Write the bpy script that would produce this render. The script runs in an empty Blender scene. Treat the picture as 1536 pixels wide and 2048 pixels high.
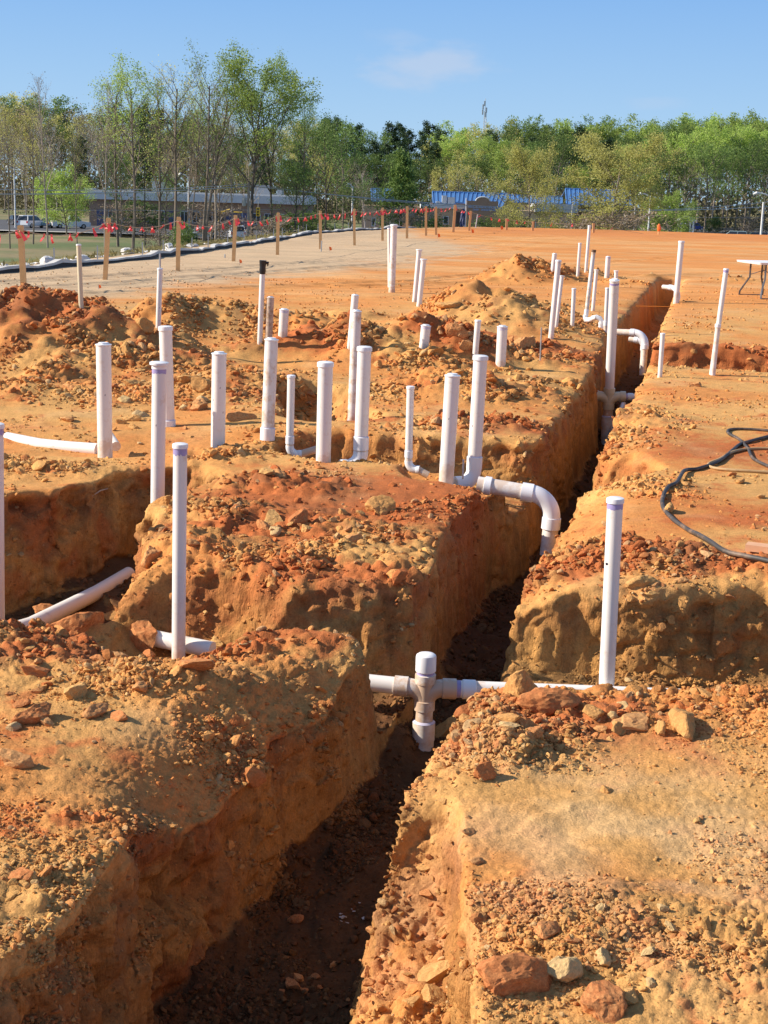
import bpy, math, random, time
import numpy as np
from mathutils import Vector, Matrix, Euler
from mathutils.bvhtree import BVHTree
T0 = time.time()
# ------------------------------------------------------------------ camera, sky, sun, exposure
SC = bpy.context.scene
F = 2900.0; TH = math.radians(12.24); RO = math.radians(1.6); CH = 2.0
cam_data = bpy.data.cameras.new('camera'); cam = bpy.data.objects.new('camera', cam_data)
SC.collection.objects.link(cam); SC.camera = cam
cam_data.sensor_fit = 'VERTICAL'; cam_data.sensor_height = 36.0
cam_data.lens = 36.0 * F / 2048.0; cam_data.clip_start = 0.05; cam_data.clip_end = 5000
MCAM = Matrix.Rotation(math.pi/2 - TH, 3, 'X') @ Matrix.Rotation(RO, 3, 'Z')
cam.matrix_world = Matrix.Translation((0, 0, CH)) @ MCAM.to_4x4()
SUN_EL = math.radians(32); TO_SUN_AZ = math.radians(-90)      # azimuth from +Y, clockwise
world = bpy.data.worlds.new('World'); SC.world = world; world.use_nodes = True
wn = world.node_tree.nodes; wl = world.node_tree.links; wn.clear()
w_out = wn.new('ShaderNodeOutputWorld'); w_bg = wn.new('ShaderNodeBackground')
w_sky = wn.new('ShaderNodeTexSky'); w_sky.sky_type = 'NISHITA'; w_sky.sun_disc = False
w_sky.sun_elevation = SUN_EL; w_sky.sun_rotation = TO_SUN_AZ
w_sky.air_density = 1.0; w_sky.dust_density = 0.3; w_sky.ozone_density = 1.5; w_sky.altitude = 100
w_bg.inputs['Strength'].default_value = 0.112
# thin clouds fixed to sky directions
def wnode(t, **k):
    n = wn.new(t)
    for a, b in k.items(): setattr(n, a, b)
    return n
w_tc = wnode('ShaderNodeTexCoord')
def cloud_mask(direction, size, seedoff):
    sub = wnode('ShaderNodeVectorMath', operation='SUBTRACT'); wl.new(w_tc.outputs['Generated'], sub.inputs[0]); sub.inputs[1].default_value = direction
    nz = wnode('ShaderNodeTexNoise'); nz.inputs['Scale'].default_value = 26; nz.inputs['Detail'].default_value = 6
    mp = wnode('ShaderNodeMapping'); mp.inputs['Location'].default_value = (seedoff, seedoff*2, 0); mp.inputs['Scale'].default_value = (1, 1, 2.6)
    wl.new(w_tc.outputs['Generated'], mp.inputs[0]); wl.new(mp.outputs[0], nz.inputs['Vector'])
    dv = wnode('ShaderNodeVectorMath', operation='DIVIDE'); wl.new(sub.outputs[0], dv.inputs[0]); dv.inputs[1].default_value = size
    ln = wnode('ShaderNodeVectorMath', operation='LENGTH'); wl.new(dv.outputs[0], ln.inputs[0])
    ma = wnode('ShaderNodeMath', operation='MULTIPLY_ADD'); wl.new(nz.outputs['Fac'], ma.inputs[0]); ma.inputs[1].default_value = 2.6; ma.inputs[2].default_value = -0.55
    sb = wnode('ShaderNodeMath', operation='SUBTRACT'); wl.new(ma.outputs[0], sb.inputs[0]); wl.new(ln.outputs['Value'], sb.inputs[1])
    mr = wnode('ShaderNodeMapRange', interpolation_type='SMOOTHSTEP'); wl.new(sb.outputs[0], mr.inputs['Value'])
    mr.inputs['From Min'].default_value = -0.35; mr.inputs['From Max'].default_value = 0.75
    return mr.outputs['Result']
def ray(px, py):
    return MCAM @ Vector(((px-768)/F, -(py-1024)/F, -1.0))
w_sep = wnode('ShaderNodeSeparateXYZ'); wl.new(w_tc.outputs['Generated'], w_sep.inputs[0])
w_ramp = wnode('ShaderNodeValToRGB'); wl.new(w_sep.outputs['Z'], w_ramp.inputs[0])
w_ramp.color_ramp.elements[0].position = 0.0; w_ramp.color_ramp.elements[0].color = (.48, .74, 1.0, 1)
w_ramp.color_ramp.elements[1].position = 0.45; w_ramp.color_ramp.elements[1].color = (.10, .27, .75, 1)
e_ = w_ramp.color_ramp.elements.new(.13); e_.color = (.25, .51, .95, 1)
w_sc = wnode('ShaderNodeVectorMath', operation='SCALE'); wl.new(w_ramp.outputs[0], w_sc.inputs[0]); w_sc.inputs['Scale'].default_value = 5.25
w_bf = wnode('ShaderNodeMapRange'); wl.new(w_sep.outputs['Z'], w_bf.inputs['Value']); w_bf.inputs['From Min'].default_value = .15; w_bf.inputs['From Max'].default_value = .6; w_bf.inputs['To Min'].default_value = .9; w_bf.inputs['To Max'].default_value = 0.0
w_bm = wnode('ShaderNodeMix', data_type='RGBA'); wl.new(w_bf.outputs[0], w_bm.inputs['Factor']); wl.new(w_sky.outputs[0], w_bm.inputs[6]); wl.new(w_sc.outputs[0], w_bm.inputs[7])
last = w_bm.outputs[2]
for (px, py, sx, sz, st, so) in ((870, 132, .050, .0145, .50, .3), (790, 75, .024, .007, .20, 2.1), (1310, 203, .020, .006, .16, 4.7), (800, 158, .030, .006, .22, 5.1)):
    d = ray(px, py).normalized()
    m = cloud_mask((d.x, d.y, d.z), (sx, .06, sz), so)
    mm = wnode('ShaderNodeMath', operation='MULTIPLY'); wl.new(m, mm.inputs[0]); mm.inputs[1].default_value = st
    mx = wnode('ShaderNodeMix', data_type='RGBA'); wl.new(mm.outputs[0], mx.inputs['Factor']); wl.new(last, mx.inputs[6]); mx.inputs[7].default_value = (3.5, 3.9, 4.7, 1)
    last = mx.outputs[2]
wl.new(last, w_bg.inputs['Color']); wl.new(w_bg.outputs[0], w_out.inputs['Surface'])
sun_data = bpy.data.lights.new('sun', 'SUN'); sun_data.energy = 4.9; sun_data.angle = math.radians(0.5); sun_data.color = (1.0, 0.90, 0.76)
sun = bpy.data.objects.new('sun', sun_data); SC.collection.objects.link(sun)
to_sun = Vector((math.sin(TO_SUN_AZ)*math.cos(SUN_EL), math.cos(TO_SUN_AZ)*math.cos(SUN_EL), math.sin(SUN_EL)))
sun.rotation_euler = to_sun.to_track_quat('Z', 'Y').to_euler()
SC.view_settings.view_transform = 'Standard'; SC.view_settings.look = 'None'
SC.view_settings.exposure = 0.62; SC.view_settings.gamma = 1.0
SC.cycles.max_bounces = 6; SC.cycles.diffuse_bounces = 3; SC.cycles.transparent_max_bounces = 6

def atz(px, py, z=0.0):
    v = ray(px, py); t = (z-CH)/v.z; return Vector((v.x*t, v.y*t, z))
def atd(px, py, d):
    v = ray(px, py); t = d/v.y; return Vector((v.x*t, d, CH+v.z*t))

# ------------------------------------------------------------------ materials
def soil_rgb(*c): return (*c, 1)
def new_mat(name):
    m = bpy.data.materials.new(name); m.use_nodes = True
    nt = m.node_tree; b = nt.nodes['Principled BSDF']
    return m, nt, b
def N(nt, t, **k):
    n = nt.nodes.new(t)
    for a, b in k.items(): setattr(n, a, b)
    return n
def simple(name, col, rough=.6, metal=0, noise=0.12, scale=6, spec=.5, bump=0, bscale=40, coord='Object', stain=None, mud=False):
    m, nt, b = new_mat(name)
    tc = N(nt, 'ShaderNodeTexCoord')
    nz = N(nt, 'ShaderNodeTexNoise'); nz.inputs['Scale'].default_value = scale; nz.inputs['Detail'].default_value = 5
    nt.links.new(tc.outputs[coord], nz.inputs['Vector'])
    hs = N(nt, 'ShaderNodeMix', data_type='RGBA')
    a = tuple(max(0, c*(1-noise)) for c in col); c2 = tuple(min(1, c*(1+noise)) for c in col)
    hs.inputs[6].default_value = (*a, 1); hs.inputs[7].default_value = (*c2, 1)
    nt.links.new(nz.outputs['Fac'], hs.inputs['Factor']); out = hs.outputs[2]
    if stain:
        n2 = N(nt, 'ShaderNodeTexNoise'); n2.inputs['Scale'].default_value = stain[1]; n2.inputs['Detail'].default_value = 7; n2.inputs['Roughness'].default_value = .7
        nt.links.new(tc.outputs[coord], n2.inputs['Vector'])
        mr = N(nt, 'ShaderNodeMapRange'); mr.inputs['From Min'].default_value = stain[2]; mr.inputs['From Max'].default_value = stain[2]+.16; mr.inputs['To Max'].default_value = stain[3]
        nt.links.new(n2.outputs['Fac'], mr.inputs['Value'])
        if mud:
            sx = N(nt, 'ShaderNodeSeparateXYZ'); nt.links.new(tc.outputs['Object'], sx.inputs[0])
            mz = N(nt, 'ShaderNodeMapRange'); mz.inputs['From Min'].default_value = .0; mz.inputs['From Max'].default_value = .35; mz.inputs['To Min'].default_value = .13; mz.inputs['To Max'].default_value = -.03
            nt.links.new(sx.outputs['Z'], mz.inputs['Value']); aa = N(nt, 'ShaderNodeMath', operation='ADD'); nt.links.new(mz.outputs[0], aa.inputs[0]); nt.links.new(n2.outputs['Fac'], aa.inputs[1]); nt.links.new(aa.outputs[0], mr.inputs['Value'])
        m2 = N(nt, 'ShaderNodeMix', data_type='RGBA'); nt.links.new(mr.outputs[0], m2.inputs['Factor']); nt.links.new(out, m2.inputs[6]); m2.inputs[7].default_value = (*stain[0], 1); out = m2.outputs[2]
    nt.links.new(out, b.inputs['Base Color'])
    b.inputs['Roughness'].default_value = rough; b.inputs['Metallic'].default_value = metal
    b.inputs['Specular IOR Level'].default_value = spec
    if bump:
        n3 = N(nt, 'ShaderNodeTexNoise'); n3.inputs['Scale'].default_value = bscale; n3.inputs['Detail'].default_value = 6
        nt.links.new(tc.outputs[coord], n3.inputs['Vector'])
        bp = N(nt, 'ShaderNodeBump'); bp.inputs['Distance'].default_value = bump; nt.links.new(n3.outputs['Fac'], bp.inputs['Height']); nt.links.new(bp.outputs[0], b.inputs['Normal'])
    return m
M = {}
M['pvc'] = simple('white_pvc', (.82, .77, .72), .42, noise=.03, stain=((.60, .38, .22), 8, .54, .55), mud=True)
M['pvc_run'] = simple('white_laid_pvc', (.82, .77, .72), .42, noise=.03, stain=((.60, .38, .22), 6, .58, .6))
M['pvc_dirty'] = simple('muddy_pvc', (.80, .76, .72), .38, noise=.05, stain=((.55, .33, .17), 9, .46, .75), mud=True)
M['pvc_brown'] = simple('clay_smeared_pvc', (.55, .43, .34), .6, noise=.25, stain=((.30, .17, .09), 14, .45, .9))
M['beige'] = simple('beige_plastic', (.66, .58, .40), .4, noise=.05, stain=((.5, .34, .19), 9, .6, .5))
M['cap'] = simple('white_cap_plastic', (.82, .81, .82), .3, noise=.02)
M['primer'] = simple('purple_primer', (.36, .31, .56), .5, noise=.35, scale=30)
M['primer_pale'] = simple('faint_purple_primer', (.60, .57, .70), .5, noise=.2, scale=30)
M['tape'] = simple('black_tape', (.015, .015, .017), .35)
M['print'] = simple('printed_marking', (.08, .07, .10), .5)
M['brownopen'] = simple('brown_pipe_rim', (.16, .09, .05), .7)
M['steel'] = simple('galvanised_steel', (.42, .43, .44), .45, metal=.6, noise=.2)
M['rebar'] = simple('rusted_rod', (.30, .22, .17), .7, noise=.3, scale=30)
M['hose'] = simple('black_rubber_hose', (.050, .043, .038), .6, noise=.3, scale=8, stain=((.33, .20, .12), 6, .5, .65))
M['hose_tan'] = simple('clay_coated_hose', (.46, .29, .13), .6, noise=.2, scale=8, stain=((.12, .08, .06), 5, .55, .8))
M['lumber'] = simple('fresh_lumber', (.62, .38, .17), .7, noise=.18, scale=12, bump=.002, bscale=60)
M['lumber_pink'] = simple('pink_marked_lumber', (.66, .36, .20), .7, noise=.2, scale=9)
M['stake'] = simple('sawn_stake_wood', (.74, .44, .19), .75, noise=.22, scale=9, bump=.002, bscale=60)
M['rope'] = simple('tan_rope', (.42, .33, .22), .8)
M['flag'] = simple('red_flagging_tape', (.80, .07, .08), .45, noise=.15, scale=10)
M['flag_o'] = simple('orange_marker_plastic', (.95, .16, .02), .5)
M['twine'] = simple('orange_twine', (.75, .24, .03), .6)
M['fabric_black'] = simple('black_silt_fabric', (.035, .033, .033), .8, noise=.4, scale=2, bump=.01, bscale=5)
M['fabric_white'] = simple('white_silt_fabric', (.58, .56, .52), .8, noise=.25, scale=2, bump=.01, bscale=5)
M['tabletop'] = simple('white_plastic_tabletop', (.78, .78, .78), .4, noise=.03)
M['tableleg'] = simple('dark_grey_tube', (.10, .10, .11), .4, metal=.5)
M['asphalt'] = simple('asphalt', (.065, .065, .07), .9, noise=.25, scale=.3)
M['concrete'] = simple('pale_concrete', (.42, .40, .37), .9, noise=.12, scale=.6)
M['white_paint'] = simple('white_paint', (.75, .75, .74), .5)
M['bark'] = simple('grey_brown_bark', (.20, .16, .125), .9, noise=.35, scale=3)
M['bark_dark'] = simple('dark_wet_bark', (.095, .075, .06), .9, noise=.3, scale=3)
M['bark_pale'] = simple('pale_grey_bark', (.36, .30, .25), .9, noise=.25, scale=3)
def leaf_mat(name, a, b_, tr=.35, rv=(.66, 1.34)):
    m, nt, b = new_mat(name)
    g = N(nt, 'ShaderNodeNewGeometry'); oi = N(nt, 'ShaderNodeObjectInfo')
    mx = N(nt, 'ShaderNodeMix', data_type='RGBA'); mx.inputs[6].default_value = (*a, 1); mx.inputs[7].default_value = (*b_, 1)
    tc = N(nt, 'ShaderNodeTexCoord'); nz = N(nt, 'ShaderNodeTexNoise'); nz.inputs['Scale'].default_value = .45; nz.inputs['Detail'].default_value = 2
    nt.links.new(tc.outputs['Object'], nz.inputs['Vector'])
    ad = N(nt, 'ShaderNodeMath', operation='MULTIPLY_ADD'); nt.links.new(g.outputs['Random Per Island'], ad.inputs[0]); ad.inputs[1].default_value = .5; nt.links.new(nz.outputs['Fac'], ad.inputs[2])
    sb = N(nt, 'ShaderNodeMath', operation='SUBTRACT'); nt.links.new(ad.outputs[0], sb.inputs[0]); sb.inputs[1].default_value = .25; sb.use_clamp = True
    nt.links.new(sb.outputs[0], mx.inputs['Factor'])
    hv = N(nt, 'ShaderNodeHueSaturation'); mr = N(nt, 'ShaderNodeMapRange'); mr.inputs['To Min'].default_value = rv[0]; mr.inputs['To Max'].default_value = rv[1]
    nt.links.new(oi.outputs['Random'], mr.inputs['Value']); nt.links.new(mr.outputs[0], hv.inputs['Value']); nt.links.new(mx.outputs[2], hv.inputs['Color'])
    nt.links.new(hv.outputs[0], b.inputs['Base Color']); b.inputs['Roughness'].default_value = .6; b.inputs['Specular IOR Level'].default_value = .25
    t = N(nt, 'ShaderNodeBsdfTranslucent'); nt.links.new(hv.outputs[0], t.inputs['Color'])
    ms = N(nt, 'ShaderNodeMixShader'); ms.inputs[0].default_value = tr
    nt.links.new(b.outputs[0], ms.inputs[1]); nt.links.new(t.outputs[0], ms.inputs[2]); nt.links.new(ms.outputs[0], nt.nodes['Material Output'].inputs['Surface'])
    return m
M['leaf_fresh'] = leaf_mat('fresh_green_leaves', (.24, .35, .055), (.44, .54, .15), .5)
M['leaf_mid'] = leaf_mat('mid_green_leaves', (.09, .16, .035), (.20, .28, .075))
M['leaf_dark'] = leaf_mat('dark_evergreen_needles', (.03, .062, .022), (.08, .13, .05), .2)
M['leaf_olive'] = leaf_mat('olive_bud_leaves', (.45, .44, .11), (.64, .60, .21), .5, (.85, 1.15))
M['leaf_brown'] = leaf_mat('brown_bud_leaves', (.24, .17, .11), (.36, .28, .19))
M['leaf_grass'] = leaf_mat('dry_grass_blades', (.20, .19, .07), (.33, .28, .12))

# ------------------------------------------------------------------ mesh helpers
COL = SC.collection
class MB:
    def __init__(s): s.v = []; s.f = []
    def add(s, vs, fs):
        o = len(s.v); s.v.extend([tuple(p) for p in vs]); s.f.extend([tuple(i+o for i in f) for f in fs]); return s
    def box(s, c, size, rot=None):
        hx, hy, hz = size[0]/2, size[1]/2, size[2]/2
        vs = [Vector((x*hx, y*hy, z*hz)) for x in (-1, 1) for y in (-1, 1) for z in (-1, 1)]
        if rot is not None: vs = [rot @ p for p in vs]
        c = Vector(c); vs = [p + c for p in vs]
        return s.add(vs, [(0, 1, 3, 2), (4, 6, 7, 5), (0, 4, 5, 1), (2, 3, 7, 6), (0, 2, 6, 4), (1, 5, 7, 3)])
    def tube(s, pts, r, n=16, caps=True):
        pts = [Vector(p) for p in pts]
        rs = r if isinstance(r, (list, tuple)) else [r]*len(pts)
        up = Vector((0, 0, 1)); vs = []; prev = None; prev_t = Vector((0, 0, 1))
        for i, p in enumerate(pts):
            t = (pts[min(i+1, len(pts)-1)] - pts[max(i-1, 0)])
            if t.length < 1e-9: t = prev_t.copy()
            t.normalize(); prev_t = t
            if prev is None:
                a = t.cross(up) if abs(t.z) < .95 else t.cross(Vector((0, 1, 0)))
            else:
                a = prev - t*prev.dot(t)
            a.normalize(); prev = a; b = t.cross(a)
            for k in range(n):
                an = 2*math.pi*k/n; vs.append(p + (a*math.cos(an) + b*math.sin(an))*rs[i])
        fs = [(i*n+k, i*n+(k+1) % n, (i+1)*n+(k+1) % n, (i+1)*n+k) for i in range(len(pts)-1) for k in range(n)]
        if caps: fs += [tuple(range(n-1, -1, -1)), tuple((len(pts)-1)*n+k for k in range(n))]
        return s.add(vs, fs)
    def prism(s, poly, y0, y1, mat=None):           # poly in XZ, extruded along Y
        n = len(poly); vs = [Vector((x, y0, z)) for x, z in poly] + [Vector((x, y1, z)) for x, z in poly]
        if mat: vs = [mat @ p for p in vs]
        return s.add(vs, [tuple(range(n)), tuple(range(2*n-1, n-1, -1))] + [(i, i+n, (i+1) % n+n, (i+1) % n) for i in range(n)])
    def build(s, name, mat, parent=None, smooth=False, loc=None):
        me = bpy.data.meshes.new(name); me.from_pydata([tuple(p) for p in s.v], [], s.f); me.update()
        me.materials.append(mat)
        if smooth:
            me.polygons.foreach_set('use_smooth', [len(p.vertices) <= 4 for p in me.polygons]); me.set_sharp_from_angle(angle=math.radians(38))
        o = bpy.data.objects.new(name, me); COL.objects.link(o)
        if parent: o.parent = parent
        if loc: o.location = loc
        return o
def tag(o, label=None, cat=None, group=None, kind=None):
    if label: o['label'] = label
    if cat: o['category'] = cat
    if group: o['group'] = group
    if kind: o['kind'] = kind
    return o
def empty(name, loc, label, cat, group=None, rz=0, sc=None):
    o = bpy.data.objects.new(name, None); COL.objects.link(o); o.location = loc; o.rotation_euler = (0, 0, rz); o.empty_display_size = .2
    if sc: o.scale = (sc,)*3
    return tag(o, label, cat, group)
KIDS = {}
def copy_tree(o, parent=None):
    c = o.copy(); COL.objects.link(c); c.parent = parent
    for ch in [x for x in bpy.data.objects if x.parent == o]: copy_tree(ch, c)
    return c
def np_mesh(name, V, Fa, nper, mat, smooth=True):
    me = bpy.data.meshes.new(name); nf = len(Fa)//nper
    me.vertices.add(len(V)//3); me.vertices.foreach_set('co', V.astype(np.float32))
    me.loops.add(len(Fa)); me.loops.foreach_set('vertex_index', Fa.astype(np.int32))
    me.polygons.add(nf); me.polygons.foreach_set('loop_start', np.arange(nf, dtype=np.int32)*nper)
    me.polygons.foreach_set('loop_total', np.full(nf, nper, np.int32))
    me.polygons.foreach_set('use_smooth', np.full(nf, smooth))
    me.update(calc_edges=True); me.materials.append(mat)
    o = bpy.data.objects.new(name, me); COL.objects.link(o); return o

# ------------------------------------------------------------------ numpy noise
def _h(ix, iy, iz, seed):
    h = (ix.astype(np.uint32)*np.uint32(374761393) + iy.astype(np.uint32)*np.uint32(668265263) + iz.astype(np.uint32)*np.uint32(2147483647 - 1274126177) + np.uint32(seed*7919+17))
    h = (h ^ (h >> np.uint32(13)))*np.uint32(1274126177); h = h ^ (h >> np.uint32(16)); h = h*np.uint32(2246822519); return h ^ (h >> np.uint32(15))
_g = np.random.RandomState(5).normal(size=(256, 3)).astype(np.float32); _g /= np.linalg.norm(_g, axis=1)[:, None]
def pn(x, y, z=None, seed=0):
    x = np.asarray(x, np.float32); y = np.asarray(y, np.float32)
    z = np.zeros_like(x)+.37 if z is None else np.asarray(z, np.float32)
    fx = np.floor(x); fy = np.floor(y); fz = np.floor(z)
    ix = fx.astype(np.int64); iy = fy.astype(np.int64); iz = fz.astype(np.int64)
    x = x-fx; y = y-fy; z = z-fz
    u = x*x*x*(x*(x*6-15)+10); v = y*y*y*(y*(y*6-15)+10); w = z*z*z*(z*(z*6-15)+10)
    r = 0
    for a in (0, 1):
        for b in (0, 1):
            for c in (0, 1):
                g = _g[_h(ix+a, iy+b, iz+c, seed) & np.uint32(255)]
                d = g[..., 0]*(x-a)+g[..., 1]*(y-b)+g[..., 2]*(z-c)
                r = r + d*(u if a else 1-u)*(v if b else 1-v)*(w if c else 1-w)
    return r*1.6
def fbm(x, y, z, f, o, seed=0, gain=.5):
    r = 0; a = 1
    for i in range(o): r = r + a*pn(x*f, y*f, None if z is None else z*f, seed+i*3); f *= 2.03; a *= gain
    return r
def worley(x, y, z, seed=0):          # F1 and cell value
    x = np.asarray(x, np.float32); y = np.asarray(y, np.float32); z = np.asarray(z, np.float32)
    ix = np.floor(x).astype(np.int64); iy = np.floor(y).astype(np.int64); iz = np.floor(z).astype(np.int64)
    best = np.full(x.shape, 9., np.float32); sec = best.copy()
    for a in (-1, 0, 1):
        for b in (-1, 0, 1):
            for c in (-1, 0, 1):
                h = _h(ix+a, iy+b, iz+c, seed)
                px = ix+a+(h & np.uint32(1023))/1023.; py = iy+b+((h >> np.uint32(10)) & np.uint32(1023))/1023.; pz = iz+c+((h >> np.uint32(20)) & np.uint32(1023))/1023.
                d = (px-x)**2+(py-y)**2+(pz-z)**2
                sec = np.minimum(sec, np.maximum(d, best)); best = np.minimum(best, d)
    return np.sqrt(best), np.sqrt(sec)
def sstep(a, b, x):
    t = np.clip((x-a)/(b-a), 0, 1); return t*t*(3-2*t)
# ------------------------------------------------------------------ terrain shape (plan view, metres)
def polyd(x, y, pts):
    best = np.full(x.shape, 1e9, np.float32)
    for (ax, ay), (bx, by) in zip(pts[:-1], pts[1:]):
        dx, dy = bx-ax, by-ay; t = np.clip(((x-ax)*dx+(y-ay)*dy)/(dx*dx+dy*dy), 0, 1)
        best = np.minimum(best, np.hypot(x-ax-t*dx, y-ay-t*dy))
    return best
XLy = [1.5, 2.4, 3.2, 4.0, 4.8, 5.6, 6.2, 6.6, 7.85, 9.0, 10.4, 11.3, 12.6, 17.2, 24.6, 31.6, 41, 46]
XLx = [-1.35, -1.2, -1.02, -.82, -.64, -.40, -.14, .02, .26, .46, .72, 1.10, 1.42, 2.41, 3.81, 5.40, 7.5, 8.6]
XRy = [1.5, 2.4, 3.5, 4.5, 5.2, 5.8, 7.0, 8.0, 9.0, 10.5, 12.4, 15.5, 17.9, 22, 31.6, 41, 46]
XRx = [-.16, -.12, -.07, .0, .20, .42, .60, .82, 1.05, 1.40, 1.85, 2.6, 3.18, 4.0, 6.05, 8.15, 9.3]
FLy = [2, 4.5, 6, 7, 9, 12, 18, 26, 40]; FLz = [-.82, -.80, -.72, -.70, -.85, -1.0, -1.12, -1.1, -.9]
EDGE_Y = [-20, 0, 34, 43.5, 77, 95, 106, 130]; EDGE_X = [-15, -13, -9.3, -7.4, -3.7, .8, 6, 30]
_mr = random.Random(21)
MOUNDS = [(_mr.uniform(-5.2, 2.2), _mr.uniform(13.2, 21.5), _mr.uniform(.28, .7), _mr.uniform(.22, .5), _mr.uniform(.05, .15), 1.2) for _ in range(22)]+[  # cx, cy, rx, ry, height, roughness, peak sharpness
    (-4.1, 17.3, 1.8, 1.4, .78, 1.2), (-6.2, 16.2, 1.5, 1.3, .45, 1.0), (-2.7, 21.5, 1.1, .9, .40, .8), (-1.4, 21.0, 1.5, .8, .30, 1.0), (-3.2, 20.6, .7, .8, .42, .6),
    (-3.0, 16.0, 2.2, .9, .25, 1.0), (-.9, 18.2, 1.1, .7, .28, 1.1), (-.6, 24.2, .8, .7, .16, .8), (.1, 17.9, 1.3, .9, .36, 1.1), (.85, 18.3, .65, .6, .34, 1.5),
    (1.75, 22.6, 1.35, 1.7, .58, .85), (1.0, 23.3, .8, 1.1, .30, 1.1), (2.75, 24.6, .6, 1.2, .30, 1.1), (3.45, 37.5, .95, 1.1, .46, 1.6), (2.9, 37.0, .9, .8, .26, 1.6), (5.0, 38.5, 1.3, 1.2, .30, 1.5), (4.3, 37.5, .8, .7, .24, 1.5), (6.0, 37, .8, .6, .15, .8), (2.25, 33, .4, .4, .0, .6),
    (1.75, 19.3, 1.0, .9, .16, 1.2), (1.1, 19.6, .5, .5, .20, .8), (.6, 15.3, .9, .6, .12, .9), (1.5, 15.5, .7, .6, .06, .8), (-1.3, 14.9, 1.5, .6, .18, .9), (-3.6, 14.2, 1.6, .6, .12, .8),
    (4.0, 19.9, 1.1, .6, .14, 1.1), (5.6, 20.2, 1.3, .6, .12, .9), (3.4, 19.0, .5, .7, .12, .9), (7.3, 41.8, .5, .4, .08, 1.4), (9.6, 40.5, 1.0, .6, .14, 1.5), (8.9, 31, .8, .3, .04, .8),
    (-1.60, 6.98, .36, .27, .36, 1.5), (-1.42, 6.45, .55, .42, .06, 1.3), (-1.85, 6.1, .6, .5, .06, 1.3), (-1.15, 8.1, .35, .3, .12, 1.0), (-1.0, 5.75, .5, .25, .07, .9), (-.62, 6.35, .4, .3, .04, 1.0), (-.45, 5.75, .28, .3, .05, .5),
    (-.75, 10.0, .6, .35, .08, 1.2), (-1.0, 8.9, .45, .4, .10, 1.0), (-.35, 8.6, .4, .4, .03, .9), (.72, 9.75, .26, .35, .05, .8), (-2.6, 10.6, 1.0, .35, .06, .8), (-1.35, 11.1, .5, .3, .06, .9),
    (.75, 5.55, .42, .28, .05, 1.2), (1.3, 5.75, .55, .28, .0, 1.2), (1.9, 5.7, .6, .35, .03, .9), (.40, 5.15, .25, .3, .08, 1.0), (1.35, 8.1, .8, .35, .10, 1.1), (2.2, 7.9, .6, .25, .06, 1.0), (1.9, 10.3, .5, .5, .05, .8), (2.3, 13.5, .6, .9, .06, .8),
    (-.6, 7.8, .9, .45, .0, 1.4), (-1.0, 8.3, .5, .5, .0, 1.1), (.5, 5.3, .25, .5, .0, 1.2), (.8, 13.0, .8, .4, .05, 1.3), (-.3, 8.7, .5, .9, .0, .7), (.62, 3.75, .34, .22, .05, .8), (1.0, 3.6, .4, .35, .03, .7), (.05, 3.35, .28, .45, -.0, .8)]
def edge_noise(x, y):
    return .045*pn(x*1.9, y*1.9, None, 31)+.022*pn(x*6, y*6, None, 32)+.012*pn(x*17, y*17, None, 33)
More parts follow.
